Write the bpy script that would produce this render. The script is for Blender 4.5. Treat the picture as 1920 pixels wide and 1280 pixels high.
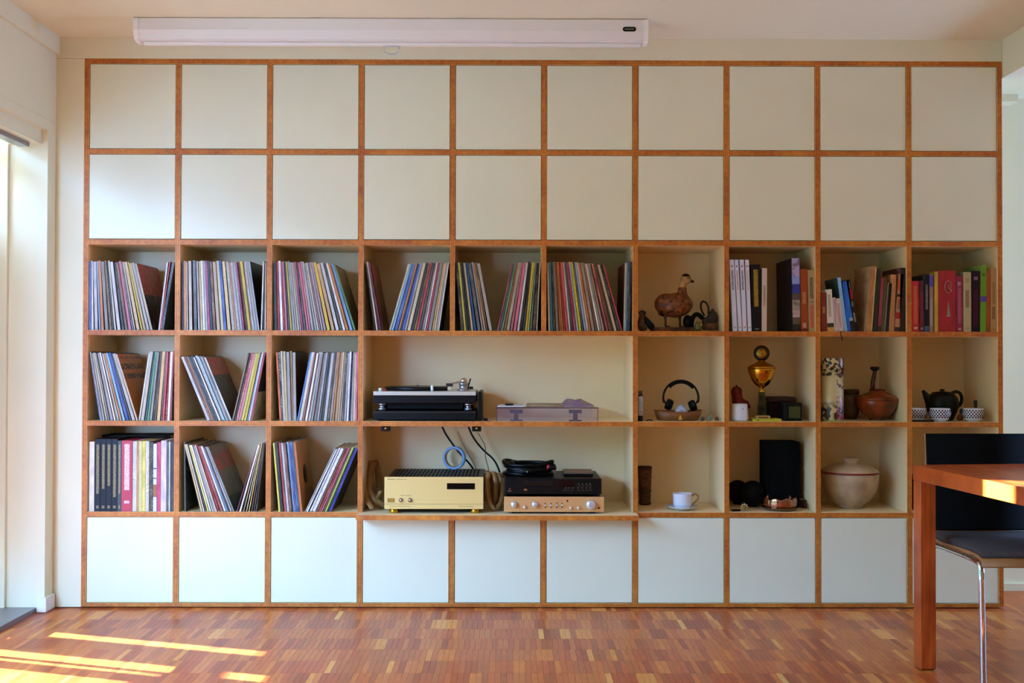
import bpy, bmesh, math, random
from mathutils import Vector, Matrix
random.seed(11)
S = bpy.context.scene
for o in list(bpy.data.objects): bpy.data.objects.remove(o)
C = S.collection
# ------------------------------------------------------------------ camera
F = 2094.965; CAM = Vector((1.90159, -5.02793, 1.1304)); YAW, PIT, ROL = .00525, .01314, .00205
fw = Vector((math.sin(YAW)*math.cos(PIT), math.cos(YAW)*math.cos(PIT), math.sin(PIT)))
rt = Vector((math.cos(YAW), -math.sin(YAW), 0)); up = rt.cross(fw)
rt2 = rt*math.cos(ROL)+up*math.sin(ROL); up2 = up*math.cos(ROL)-rt*math.sin(ROL)
cam = bpy.data.cameras.new('camera'); cam.sensor_width = 36; cam.lens = 36*F/1920; cam.clip_start = .05
camo = bpy.data.objects.new('camera', cam); C.objects.link(camo)
M = Matrix((rt2, up2, -fw)).transposed().to_4x4(); M.translation = CAM
camo.matrix_world = M; S.camera = camo
def ray(px, py): return (fw + rt2*((px-960)/F) + up2*((640-py)/F))
def at(px, py, Y):                    # point of the plane Y seen at a pixel of the photograph
    d = ray(px, py); return CAM + d*((Y-CAM.y)/d.y)
def onz(px, py, z=0.0):               # point of the level z seen at a pixel
    d = ray(px, py); return CAM + d*((z-CAM.z)/d.z)
def X(px, py, Y): return at(px, py, Y).x
def Zz(px, py, Y): return at(px, py, Y).z
# ------------------------------------------------------------------ light
W = bpy.data.worlds.new('sky'); S.world = W; W.use_nodes = True
bg = W.node_tree.nodes['Background']; bg.inputs[0].default_value = (.265, .50, 1.0, 1); bg.inputs[1].default_value = 45
sun = bpy.data.lights.new('sun', 'SUN'); sun.energy = 135; sun.angle = .009; sun.color = (.95, .97, 1.0)
suno = bpy.data.objects.new('sun', sun); C.objects.link(suno)
SUND = Vector((1, -.32, -.30)).normalized()
suno.rotation_euler = SUND.to_track_quat('-Z', 'Y').to_euler(); suno.location = (-6, 2, 4)
def portal(name, loc, rot, sx, sy):
    l = bpy.data.lights.new(name, 'AREA'); l.shape = 'RECTANGLE'; l.size = sx; l.size_y = sy; l.cycles.is_portal = True
    o = bpy.data.objects.new(name, l); C.objects.link(o); o.location = loc; o.rotation_euler = rot; return o
portal('portal_garden', (-.34, -2.5, 1.08), (0, -math.pi/2, 0), 2.15, 4.8)
portal('portal_side', (6.98, -.2, 1.2), (0, math.pi/2, 0), 2.0, .7)
vs = S.view_settings; vs.view_transform = 'Standard'; vs.look = 'None'; vs.exposure = -0.17; vs.gamma = 1; vs.use_curve_mapping = False
# ------------------------------------------------------------------ helpers
def lin(c):
    if isinstance(c, str):
        c = tuple(int(c[i:i+2], 16)/255 for i in (0, 2, 4))
    return tuple((v/12.92 if v <= .04045 else ((v+.055)/1.055)**2.4) for v in c)+(1,)
MATS = {}
def mat(name, col, rough=.5, metal=0, var=0.0, scale=12, bump=0, col2=None, stretch=(1, 1, 1), trans=0, ior=1.45, alpha=1, coat=0, emis=None):
    if name in MATS: return MATS[name]
    m = bpy.data.materials.new(name); m.use_nodes = True; nt = m.node_tree; N = nt.nodes; L = nt.links
    b = N['Principled BSDF']; b.inputs['Base Color'].default_value = lin(col); b.inputs['Roughness'].default_value = rough
    b.inputs['Metallic'].default_value = metal; b.inputs['Transmission Weight'].default_value = trans; b.inputs['IOR'].default_value = ior
    b.inputs['Alpha'].default_value = alpha; b.inputs['Coat Weight'].default_value = coat
    if sum(lin(col)[:3]) < .03 and not metal: b.inputs['Specular IOR Level'].default_value = .22
    if var or bump:
        tc = N.new('ShaderNodeTexCoord'); mp = N.new('ShaderNodeMapping'); mp.inputs['Scale'].default_value = stretch
        L.new(tc.outputs['Object'], mp.inputs[0])
        nz = N.new('ShaderNodeTexNoise'); nz.inputs['Scale'].default_value = scale; nz.inputs['Detail'].default_value = 5
        L.new(mp.outputs[0], nz.inputs['Vector'])
        if var:
            mx = N.new('ShaderNodeMix'); mx.data_type = 'RGBA'
            a = lin(col); c2 = lin(col2) if col2 else tuple(v*(1-var) for v in a[:3])+(1,)
            mx.inputs[6].default_value = a; mx.inputs[7].default_value = c2
            rp = N.new('ShaderNodeMapRange'); rp.inputs[1].default_value = .35; rp.inputs[2].default_value = .65
            L.new(nz.outputs[0], rp.inputs[0]); L.new(rp.outputs[0], mx.inputs[0]); L.new(mx.outputs[2], b.inputs['Base Color'])
        if bump:
            bp = N.new('ShaderNodeBump'); bp.inputs['Strength'].default_value = bump; bp.inputs['Distance'].default_value = .004
            L.new(nz.outputs[0], bp.inputs['Height']); L.new(bp.outputs[0], b.inputs['Normal'])
    if emis:
        b.inputs['Emission Color'].default_value = lin(emis[0]); b.inputs['Emission Strength'].default_value = emis[1]
    MATS[name] = m; return m
class MB:                                   # collects shapes into one mesh
    def __init__(s): s.v = []; s.f = []; s.m = []; s.sm = []
    def add(s, vs, fs, mi=0, smooth=False):
        n = len(s.v); s.v += [tuple(v) for v in vs]; s.f += [tuple(i+n for i in f) for f in fs]
        s.m += ([mi]*len(fs) if isinstance(mi, int) else list(mi)); s.sm += [smooth]*len(fs); return s
    def box(s, x0, x1, y0, y1, z0, z1, mi=0, T=None):   # faces: bottom, top, -y, +x, +y, -x
        vs = [Vector(p) for p in ((x0,y0,z0),(x1,y0,z0),(x1,y1,z0),(x0,y1,z0),(x0,y0,z1),(x1,y0,z1),(x1,y1,z1),(x0,y1,z1))]
        if T: vs = [T @ v for v in vs]
        return s.add(vs, ((3,2,1,0),(4,5,6,7),(0,1,5,4),(1,2,6,5),(2,3,7,6),(3,0,4,7)), mi)
    def bbox(s, x0, x1, y0, y1, z0, z1, r=.004, mi=0, T=None, seg=2):   # rounded box
        bm = bmesh.new(); bmesh.ops.create_cube(bm, size=1)
        for v in bm.verts: v.co = Vector(((x0+x1)/2+v.co.x*(x1-x0), (y0+y1)/2+v.co.y*(y1-y0), (z0+z1)/2+v.co.z*(z1-z0)))
        bmesh.ops.bevel(bm, geom=bm.edges[:], offset=r, segments=seg, affect='EDGES', profile=.5)
        bm.verts.index_update(); vs = [(T @ v.co if T else v.co.copy()) for v in bm.verts]
        fs = [[v.index for v in f.verts] for f in bm.faces]; bm.free(); return s.add(vs, fs, mi, False)
    def lathe(s, prof, c=(0,0,0), n=32, mi=0, smooth=True, T=None, sy=1.0):   # prof: (radius, z)
        vs = []; fs = []
        for r, z in prof:
            for k in range(n):
                a = 2*math.pi*k/n; v = Vector((r*math.cos(a), r*math.sin(a)*sy, z))
                vs.append((T @ v if T else v)+Vector(c))
        P = len(prof)
        for i in range(P-1):
            for k in range(n):
                k2 = (k+1) % n; fs.append((i*n+k, i*n+k2, (i+1)*n+k2, (i+1)*n+k))
        closed = prof[0] == prof[-1]
        if prof[0][0] > 1e-6 and not closed: fs.append(tuple(range(n-1, -1, -1)))
        if prof[-1][0] > 1e-6 and not closed: fs.append(tuple((P-1)*n+k for k in range(n)))
        return s.add(vs, fs, mi, smooth)
    def cyl(s, p0, p1, r, r2=None, n=16, mi=0, smooth=True):
        p0 = Vector(p0); p1 = Vector(p1); d = p1-p0; q = Vector((0,0,1)).rotation_difference(d.normalized()).to_matrix()
        return s.lathe([(0,0),(r,0),(r,0),(r if r2 is None else r2,d.length),(r if r2 is None else r2,d.length),(0,d.length)], p0, n, mi, smooth, q)
    def tube(s, pts, r, n=10, mi=0, closed=False, smooth=True, flat=None):
        pts = [Vector(p) for p in pts]; P = len(pts); vs = []; fs = []
        rr = list(r) if isinstance(r, (list, tuple)) else [r]*P
        if len(rr) != P:
            q = len(rr)-1; rr = [rr[min(q, int(i*q/(P-1)))]*(1-(i*q/(P-1)) % 1)+rr[min(q, int(i*q/(P-1))+1)]*((i*q/(P-1)) % 1) for i in range(P)]
        prev = None
        for i, p in enumerate(pts):
            t = (pts[(i+1) % P]-pts[i-1]) if closed else (pts[min(i+1, P-1)]-pts[max(i-1, 0)])
            t.normalize()
            if prev is None:
                a = Vector((0,1,0)) if abs(t.y) < .8 else Vector((1,0,0)); u = t.cross(a).normalized()
            else:
                u = (prev - t*prev.dot(t)).normalized()
            prev = u; w = t.cross(u)
            for k in range(n):
                a = 2*math.pi*k/n; vs.append(p+u*(math.cos(a)*rr[i])+w*(math.sin(a)*rr[i]))
        for i in range(P if closed else P-1):
            j = (i+1) % P
            for k in range(n):
                k2 = (k+1) % n; fs.append((i*n+k, i*n+k2, j*n+k2, j*n+k))
        if not closed: fs += [tuple(range(n-1, -1, -1)), tuple((P-1)*n+k for k in range(n))]
        return s.add(vs, fs, mi, smooth)
    def ribbon(s, pts, width, th=.002, mi=0, wdir=Vector((0,1,0)), smooth=True):   # a flat strip following pts
        pts = [Vector(p) for p in pts]; P = len(pts); vs = []; fs = []
        for i, p in enumerate(pts):
            t = (pts[min(i+1, P-1)]-pts[max(i-1, 0)]).normalized(); nrm = t.cross(wdir).normalized(); w = nrm.cross(t).normalized()
            for a, b in ((-1,-1),(1,-1),(1,1),(-1,1)): vs.append(p+w*(a*width/2)+nrm*(b*th/2))
        for i in range(P-1):
            for k in range(4): k2 = (k+1) % 4; fs.append((i*4+k, i*4+k2, i*4+4+k2, i*4+4+k))
        fs += [(3,2,1,0), tuple((P-1)*4+k for k in range(4))]
        return s.add(vs, fs, mi, smooth)
    def ball(s, c, rx, ry=None, rz=None, n=24, mi=0, T=None):
        ry = rx if ry is None else ry; rz = rx if rz is None else rz; vs = []; fs = []; R = n//2
        for i in range(R+1):
            th = math.pi*i/R
            for k in range(n):
                a = 2*math.pi*k/n; v = Vector((rx*math.sin(th)*math.cos(a), ry*math.sin(th)*math.sin(a), rz*math.cos(th)))
                vs.append((T @ v if T else v)+Vector(c))
        for i in range(R):
            for k in range(n): k2 = (k+1) % n; fs.append((i*n+k, (i+1)*n+k, (i+1)*n+k2, i*n+k2))
        return s.add(vs, fs, mi, True)
    def prism(s, poly, y0, y1, mi=0, T=None):   # poly in x,z ; extruded along y
        n = len(poly); vs = [Vector((x, y0, z)) for x, z in poly]+[Vector((x, y1, z)) for x, z in poly]
        if T: vs = [T @ v for v in vs]
        fs = [tuple(range(n)), tuple(range(2*n-1, n-1, -1))]+[(i, i+n, (i+1) % n+n, (i+1) % n) for i in range(n)]
        return s.add(vs, fs, mi)
    def mesh(s, name, mats):
        me = bpy.data.meshes.new(name); me.from_pydata(s.v, [], s.f)
        for m in (mats if isinstance(mats, (list, tuple)) else [mats]): me.materials.append(m)
        me.polygons.foreach_set('material_index', s.m); me.polygons.foreach_set('use_smooth', s.sm)
        bm = bmesh.new(); bm.from_mesh(me); bmesh.ops.remove_doubles(bm, verts=bm.verts, dist=1e-6)
        bmesh.ops.recalc_face_normals(bm, faces=bm.faces); bm.to_mesh(me); bm.free()
        return me
    def obj(s, name, mats, parent=None, loc=(0,0,0)):
        o = bpy.data.objects.new(name, s.mesh(name, mats)); C.objects.link(o); o.location = loc
        if parent: o.parent = parent
        return o
def tag(o, label, cat, group=None):
    o['label'] = label; o['category'] = cat
    if group: o['group'] = group
    return o
def thing(name, label, cat, loc=(0,0,0), rz=0, group=None):
    o = bpy.data.objects.new(name, None); C.objects.link(o); o.location = loc; o.rotation_euler = (0,0,rz); o.empty_display_size = .05
    return tag(o, label, cat, group)
def struct(o): o['kind'] = 'structure'; return o
def arc(cx, cz, r, a0, a1, n, y=0, rz=None):
    rz = r if rz is None else rz
    return [Vector((cx+r*math.cos(math.radians(a0+(a1-a0)*i/n)), y, cz+rz*math.sin(math.radians(a0+(a1-a0)*i/n)))) for i in range(n+1)]
def smoothpts(pts, it=3):                       # Chaikin
    pts = [Vector(p) for p in pts]
    for _ in range(it):
        q = [pts[0]]
        for a, b in zip(pts, pts[1:]): q += [a*.75+b*.25, a*.25+b*.75]
        pts = q+[pts[-1]]
    return pts
# ------------------------------------------------------------------ the room
white = mat('wall_paint', 'e8e3c2', .6, var=.04, scale=3)
lacq = mat('white_lacquer', 'eeeae2', .42)
ceilm = mat('ceiling_paint', 'eae2c0', .7, var=.03, scale=2)
timber = mat('timber_panelling', 'a88858', .6, var=.25, scale=5, stretch=(6, 6, .6))
alu = mat('brushed_aluminium', '8f9196', .35, .8)
dark = mat('dark_gap', '1a1310', .8)
ZC = Zz(111, 70, 0)+.003
PW, PH, T = .412, .40747, .022
SW, SH = 10*PW+T, 6*PH+T
DEP = .38
def part_color(me, cols, name='Col'):
    at_ = me.color_attributes.new(name, 'FLOAT_COLOR', 'CORNER')
    for p in me.polygons:
        c = cols[p.index] if isinstance(cols, list) else cols
        for li in p.loop_indices: at_.data[li].color = c
def parquet_mat():
    m = bpy.data.materials.new('parquet_oak'); m.use_nodes = True; N = m.node_tree.nodes; L = m.node_tree.links; b = N['Principled BSDF']
    at_ = N.new('ShaderNodeAttribute'); at_.attribute_name = 'Col'
    g = N.new('ShaderNodeNewGeometry'); mp = N.new('ShaderNodeMapping'); mp.inputs['Scale'].default_value = (260, 14, 30)
    L.new(g.outputs['Position'], mp.inputs[0]); nz = N.new('ShaderNodeTexNoise'); nz.inputs['Scale'].default_value = 1; nz.inputs['Detail'].default_value = 4
    L.new(mp.outputs[0], nz.inputs['Vector'])
    hs = N.new('ShaderNodeHueSaturation'); mr = N.new('ShaderNodeMapRange'); mr.inputs[3].default_value = .72; mr.inputs[4].default_value = 1.28
    mr.inputs[1].default_value = .25; mr.inputs[2].default_value = .75
    L.new(nz.outputs[0], mr.inputs[0]); L.new(mr.outputs[0], hs.inputs['Value']); L.new(at_.outputs[0], hs.inputs['Color']); L.new(hs.outputs[0], b.inputs['Base Color'])
    b.inputs['Roughness'].default_value = .36; b.inputs['Specular IOR Level'].default_value = .34
    return m
parq = parquet_mat()
fl = struct(MB().box(-1.2, 7, -7.2, .6, -.05, -.012).obj('floor', [mat('floor_base', '4a2412', .7)]))
BASEC = ['b45a24', 'be6828', 'a44a1c', 'c8722c', 'b85e28', 'aa5a28', 'd08438', '98441c', 'c06c34', 'd89044', 'ae5022', 'ba6428', 'dca254', 'a05022']
SL, SWD = .162, .0218
meshes = []
def stave_mesh(ci):
    mb = MB().box(-SWD/2+.0003, SWD/2-.0003, -SL/2+.0003, SL/2-.0003, -.0119, 0)
    me = mb.mesh('stave', parq); part_color(me, lin(BASEC[ci])); return me
smesh = [stave_mesh(i) for i in range(len(BASEC))]
cand = []; allst = []
WTS = [9, 9, 7, 7, 8, 7, 3, 6, 6, 1.4, 8, 8, .6, 7]
for k in range(-3, 17):
    yc = -.055-SL*k-SL/2
    x = -.62+random.random()*SWD; ci = 0; x1 = 5.6 if k > -1 else 5.6
    rowb = random.choices(range(14), WTS)[0]
    while x < x1:
        if random.random() < .62: ci = random.choices(range(14), WTS)[0]
        elif random.random() < .3: ci = rowb
        if not (yc-SL/2 > .0 and x < SW): allst.append((x, yc, ci))
        x += SWD
def inview(x, y):
    d = Vector((x, y, 0))-CAM; w = d.dot(fw); return 0 <= 960+F*d.dot(rt2)/w <= 1920 and 640-F*d.dot(up2)/w < 1284
vis = sorted([s for s in allst if inview(s[0], s[1])], key=lambda s: s[1])[:300]
vset = set(vis)
for x, y, ci in vis:
    o = bpy.data.objects.new('stave', smesh[ci]); C.objects.link(o); o.location = (x, y, 0); o.parent = fl
mb = MB(); cols = []
for s in allst:
    if s in vset: continue
    x, y, ci = s; mb.box(x-SWD/2+.0003, x+SWD/2-.0003, y-SL/2+.0003, y+SL/2-.0003, -.0119, 0); cols += [lin(BASEC[ci])]*6
me = bpy.data.meshes.new('staves'); me.from_pydata(mb.v, [], mb.f); me.materials.append(parq)
part_color(me, cols); so = bpy.data.objects.new('staves', me); C.objects.link(so); so.parent = fl; so['kind'] = 'stuff'
# plain strips of floor around the staves laid by the material
def plain_floor():
    m = bpy.data.materials.new('parquet_far'); m.use_nodes = True; N = m.node_tree.nodes; L = m.node_tree.links; b = N['Principled BSDF']
    g = N.new('ShaderNodeNewGeometry'); br = N.new('ShaderNodeTexBrick'); br.inputs['Color1'].default_value = lin('a8642e'); br.inputs['Color2'].default_value = lin('b87c40'); br.inputs['Mortar'].default_value = lin('6a3820')
    br.inputs['Scale'].default_value = 1; br.inputs['Brick Width'].default_value = .022; br.inputs['Row Height'].default_value = .162; br.inputs['Mortar Size'].default_value = .0006
    L.new(g.outputs['Position'], br.inputs['Vector']); L.new(br.outputs[0], b.inputs['Base Color']); b.inputs['Roughness'].default_value = .35; return m
ff = MB().box(-.62, 7, -7.2, -.055-SL*17, -.0119, 0).box(5.6, 7, -.055-SL*17, .6, -.0119, 0).obj('floor_field', plain_floor(), fl)
struct(MB().box(-1.0, 7, -7.2, .6, ZC, ZC+.1).obj('ceiling', ceilm))
struct(MB().box(-.6, 7.1, DEP+.02, .6, 0, ZC).obj('wall_back', white))
wu = struct(MB().box(-.13, SW, .0, DEP+.02, SH+.001, ZC).obj('wall_front', white))
struct(MB().box(-.13, -.0012, .002, DEP+.02, .004, SH).obj('trim_1', white))
# right-hand beam, header and wall beyond
zb = Zz(1880, 147, 0)
struct(MB().box(SW+.001, SW+.34, -7, DEP+.02, zb, ZC).obj('trim_2', white))
zh = Zz(1890, 190, .30)
struct(MB().box(SW+.002, X(1909, 190, .30), .30, DEP+.02, zh, zb).obj('trim_3', white))
struct(MB().box(SW+.002, 7, DEP-.004+.006, DEP+.02, 0, .035).obj('baseboard_back', white))
# left-hand wall: pier, lintel, blind box, cornice, rail, threshold
XL = -.128; XD = -.297
YJ = -.085
z1 = Zz(94, 244, YJ); z2 = Zz(78, 270, YJ); xb = X(78, 270, YJ)
struct(MB().box(XD, XL, YJ, DEP+.02, 0, ZC).obj('wall_left', white))
struct(MB().box(XD-.1, XL, -7.1, YJ, z1, ZC).obj('trim_4', white))
struct(MB().box(XD, xb, -4.89, YJ-.0005, z2, z1).obj('trim_5', white))
struct(MB().box(XL, XL+.016, -7.1, -.0005, Zz(110, 103, 0), ZC).obj('trim_6', white))
zj = Zz(109, 230, 0)
struct(MB().box(XL, XL+.003, -7.1, -.0005, zj-.004, zj).obj('trim_7', white))
tag(MB().box(X(55, 270, -.13)-.045, X(55, 270, -.13), -4.8, -.13, Zz(55, 275, -.13), Zz(55, 263, -.13)).box(X(55, 270, -.13)-.028, X(55, 270, -.13)-.018, -4.7, -.131, Zz(55, 263, -.13), z2+.0).obj('curtain_rail', alu),
    'grey metal curtain rail under the lintel of the left window wall', 'curtain rail')
bb = struct(MB().bbox(X(68, 1130, -.10), XL+.013, -.1, -.003, .002, .066, .002).obj('baseboard_left', lacq))
d1 = MB().box(XD-.14, XD-.0005, -.102, YJ+.06, .0, z2); dfo = struct(d1.obj('door_1', white))
MB().box(XD-.1, XD-.045, -4.89, YJ-.004, 0, .03).box(XD-.03, X(68, 1140, -.1)-.004, -4.89, -.088, 0, .022).obj('threshold', alu, dfo)
for y in (-1.72, -3.36, -4.86): MB().box(XD-.09, XD-.03, y-.035, y+.035, .03, z2).obj('mullion', white, dfo)
struct(MB().box(XD-.14, XL-.001, -7.2, -4.9, 0, z1-.001).obj('wall_left_rear', white))
struct(MB().box(-.6, 7.1, -7.3, -7.1, 0, ZC).obj('wall_rear', timber))
struct(MB().box(7, 7.1, -7.1, -.55, 0, ZC).box(7, 7.1, -.55, .15, 2.2, ZC).box(7, 7.1, -.55, .15, 0, .2).box(7, 7.1, .15, .5, 0, ZC).obj('wall_right', timber))
# garden side: terrace, plus an added boarded screen shaped to cut the sun into strips
terr = struct(MB().box(-14, -.45, -14, 8, -.2, -.06).obj('terrace', mat('terrace_stone', 'b9ab98', .8, var=.2, scale=4)))
scr = thing('sun_cut_screen', 'added grey boarded sun-blocking screen outside the left window wall', 'screen', (-.462, -.65, -.06))
scm = mat('weathered_board', 'a39a90', .8, var=.2, scale=6, stretch=(1, 8, 1))
def sboard(y0, y1, z0, z1): MB().box(-.012, .012, y0+.65, y1+.65, z0+.06, z1+.06).obj('board', scm, scr)
TZ = .30
def gz(t): return t*TZ
cols_ = [(-1.16, -1.0, [(0, .30)]), (-1.0, -.79, [(0, .32)]), (-.79, -.71, []), (-.71, -.675, [(0, 1.15*TZ)]), (-.675, -.655, []),
         (-.655, -.57, [(0, 1.17*TZ), (1.36*TZ, 1.53*TZ)]), (-.57, -.43, []), (-.43, -.40, [(.29*TZ, .39*TZ)]), (-.40, -.345, []),
         (-.345, -.27, [(.515*TZ, 1.45*TZ), (1.78, 2.0)]), (-.27, -.18, [(1.72, 1.80), (1.84, 2.04)]), (-.18, -.06, [(1.74, 1.78)])]
for y0, y1, gaps in cols_:
    z = -.05
    for a, b in gaps:
        if a > z+.02: sboard(y0, y1, z, a)
        z = b
    sboard(y0, y1, z, 2.12)

def hedge():  # unseen hedge, added to keep the sun off the rest of the window
    rnd = random.Random(5); mb = MB(); vs = []; fs = []
    prof = [(-.35, -.06), (-.42, .8), (-.4, 2.1), (-.3, 3.0), (0, 3.3), (.3, 3.0), (.4, 2.1), (.42, .8), (.35, -.06)]
    n = 60; y0, y1 = -13, HEDGE_Y
    for i in range(n+1):
        y = y0+(y1-y0)*i/n
        for x, z in prof: vs.append((-5.2+x+rnd.uniform(-.1, .1), y+rnd.uniform(-.05, .05), max(-.06, z+rnd.uniform(-.08, .08) if z > 0 else z)))
    P = len(prof)
    for i in range(n):
        for k in range(P-1): fs.append((i*P+k, i*P+k+1, (i+1)*P+k+1, (i+1)*P+k))
    fs += [tuple(range(P)), tuple(n*P+k for k in range(P))]
    mb.add(vs, fs, 0, True)
    return tag(mb.obj('sun_block_hedge', mat('hedge_leaves', '3c5a2c', .8, var=.5, scale=9)), 'added sun-blocking green hedge at the far side of the terrace', 'hedge')
HEDGE_Y = .15
hedge()
# ------------------------------------------------------------------ the shelving wall
def ply_mat():
    m = bpy.data.materials.new('plywood_edge'); m.use_nodes = True; N = m.node_tree.nodes; L = m.node_tree.links; b = N['Principled BSDF']
    g = N.new('ShaderNodeNewGeometry'); nz = N.new('ShaderNodeTexNoise'); nz.inputs['Scale'].default_value = 55; nz.inputs['Detail'].default_value = 4
    n2 = N.new('ShaderNodeTexNoise'); n2.inputs['Scale'].default_value = 6
    L.new(g.outputs['Position'], nz.inputs['Vector']); L.new(g.outputs['Position'], n2.inputs['Vector'])
    ad = N.new('ShaderNodeMath'); ad.operation = 'ADD'; L.new(nz.outputs[0], ad.inputs[0]); L.new(n2.outputs[0], ad.inputs[1])
    cr = N.new('ShaderNodeValToRGB'); e = cr.color_ramp.elements; e[0].position = .36; e[0].color = lin('ac5612'); e[1].position = .64; e[1].color = lin('de8c2c')
    hf = N.new('ShaderNodeMath'); hf.operation = 'MULTIPLY'; hf.inputs[1].default_value = .5; L.new(ad.outputs[0], hf.inputs[0])
    L.new(hf.outputs[0], cr.inputs[0]); L.new(cr.outputs[0], b.inputs['Base Color']); b.inputs['Roughness'].default_value = .5
    return m
ply = ply_mat()
plyd = mat('plywood_glue_line', '7c3e12', .6)
lam = mat('warm_lit_laminate', 'fadca6', .4, var=.03, scale=5)  # same laminate as the doors, with warm interior light put into its colour
doorm = mat('door_laminate', 'e6e5c6', .38, var=.025, scale=4)
unit = thing('shelving_unit', 'wall-filling white shelving unit with plywood edges and flush square doors', 'shelving', (0, 0, 0))
def plank(name, x0, x1, z0, z1, y0=0.0, y1=DEP, vert=False):
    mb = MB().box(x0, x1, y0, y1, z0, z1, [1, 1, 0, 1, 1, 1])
    # glue lines of the plywood, a hair proud of the edge
    for k in (.3, .7):
        if vert: c = x0+(x1-x0)*k; mb.box(c-.0006, c+.0006, y0-.0003, y0, z0, z1, 2)
        else: c = z0+(z1-z0)*k; mb.box(x0, x1, y0-.0003, y0, c-.0006, c+.0006, 2)
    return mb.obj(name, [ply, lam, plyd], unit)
def vx(i): return i*PW                     # left face of the upright i
def hz(j): return j*PH                     # underside of the board j
for i in range(11):
    if i in (4, 5):
        plank('divider', vx(i), vx(i)+T, T, hz(1), vert=True); plank('divider', vx(i), vx(i)+T, hz(3)+T, hz(6), vert=True)
    else: plank('side_panel' if i in (0, 10) else 'divider', vx(i), vx(i)+T, T if 0 < i < 10 else .006, SH if i in (0, 10) else hz(6), vert=True)
plank('plinth_board', T, vx(10), .006, T)
plank('top_board', T, vx(10), hz(6), SH)
for j in range(1, 6):
    for i in range(10):
        if j in (1, 2) and i in (3, 4, 5): continue
        if j == 3 and i in (3, 4, 5):
            continue
        plank('shelf_board', vx(i)+T, vx(i+1), hz(j), hz(j)+T)
plank('shelf_board', vx(3)+T, vx(6), hz(3), hz(3)+T)
plank('shelf_board', vx(3)+T, vx(6), hz(2), hz(2)+T, -.002)
plank('shelf_board', vx(3)+T+.0, vx(6), hz(1), hz(1)+T, 0, DEP)
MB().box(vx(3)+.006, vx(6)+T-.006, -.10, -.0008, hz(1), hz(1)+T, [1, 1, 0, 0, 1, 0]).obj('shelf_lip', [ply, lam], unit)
for i in range(10):
    for j in (2, 3, 4):
        pass
for j, (a, b) in enumerate(((hz(1)+T, hz(2)), (hz(2)+T, hz(3)), (hz(3)+T, hz(4)))):
    cells = list(range(10)) if j == 2 else [0, 1, 2, 'w', 6, 7, 8, 9]
    for i in cells:
        x0, x1 = (vx(3)+T, vx(6)) if i == 'w' else (vx(i)+T, vx(i+1))
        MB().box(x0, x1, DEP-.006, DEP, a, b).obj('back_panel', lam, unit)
G = .0028
for j in (0, 4, 5):
    z0, z1_ = hz(j)+T+G, hz(j+1)-G
    for i in range(10):
        jit = (random.random()-.5)*.0022
        MB().bbox(vx(i)+T+G+jit, vx(i+1)-G+jit*.3, .0015+random.random()*.0015, .021, z0+random.random()*.001, z1_, .0008, seg=1).obj('door', doorm, unit)
ZS = {3: hz(3)+T, 4: hz(2)+T, 5: hz(1)+T}          # standing height in open rows 3 (upper), 4 (middle), 5 (lower)
YB = {3: 620, 4: 790, 5: 960}
def cellx(c): return vx(c-1)+T, vx(c)
# ------------------------------------------------------------------ record sleeves
def sleeve_mat():
    m = bpy.data.materials.new('printed_card'); m.use_nodes = True; N = m.node_tree.nodes; L = m.node_tree.links; b = N['Principled BSDF']
    a1 = N.new('ShaderNodeAttribute'); a1.attribute_name = 'Col'; a2 = N.new('ShaderNodeAttribute'); a2.attribute_name = 'Mrk'
    tc = N.new('ShaderNodeTexCoord'); oi = N.new('ShaderNodeObjectInfo')
    mu = N.new('ShaderNodeMath'); mu.operation = 'MULTIPLY'; mu.inputs[1].default_value = 37; L.new(oi.outputs['Random'], mu.inputs[0])
    ad = N.new('ShaderNodeVectorMath'); ad.operation = 'ADD'; L.new(tc.outputs['Object'], ad.inputs[0]); L.new(mu.outputs[0], ad.inputs[1])
    mp = N.new('ShaderNodeMapping'); mp.inputs['Scale'].default_value = (520, 120, 300); L.new(ad.outputs[0], mp.inputs[0])
    n1 = N.new('ShaderNodeTexNoise'); n1.inputs['Scale'].default_value = 1; n1.inputs['Detail'].default_value = 2; L.new(mp.outputs[0], n1.inputs['Vector'])
    mp2 = N.new('ShaderNodeMapping'); mp2.inputs['Scale'].default_value = (30, 12, 14); L.new(ad.outputs[0], mp2.inputs[0])
    n2 = N.new('ShaderNodeTexNoise'); n2.inputs['Scale'].default_value = 1; n2.inputs['Detail'].default_value = 3; L.new(mp2.outputs[0], n2.inputs['Vector'])
    th = N.new('ShaderNodeMapRange'); th.inputs[1].default_value = .52; th.inputs[2].default_value = .60; L.new(n1.outputs[0], th.inputs[0])
    rg = N.new('ShaderNodeMapRange'); rg.inputs[1].default_value = .40; rg.inputs[2].default_value = .58; L.new(n2.outputs[0], rg.inputs[0])
    pm = N.new('ShaderNodeMath'); pm.operation = 'MULTIPLY'; L.new(th.outputs[0], pm.inputs[0]); L.new(rg.outputs[0], pm.inputs[1])
    pm2 = N.new('ShaderNodeMath'); pm2.operation = 'MULTIPLY'; L.new(pm.outputs[0], pm2.inputs[0]); L.new(a2.outputs['Alpha'], pm2.inputs[1])
    mx = N.new('ShaderNodeMix'); mx.data_type = 'RGBA'; L.new(pm2.outputs[0], mx.inputs[0]); L.new(a1.outputs[0], mx.inputs[6]); L.new(a2.outputs[0], mx.inputs[7])
    hs = N.new('ShaderNodeHueSaturation'); vr = N.new('ShaderNodeMapRange'); vr.inputs[1].default_value = .3; vr.inputs[2].default_value = .7; vr.inputs[3].default_value = .72; vr.inputs[4].default_value = 1.2
    L.new(n2.outputs[0], vr.inputs[0]); L.new(vr.outputs[0], hs.inputs['Value']); L.new(mx.outputs[2], hs.inputs['Color']); L.new(hs.outputs[0], b.inputs['Base Color'])
    b.inputs['Roughness'].default_value = .5
    return m
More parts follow.
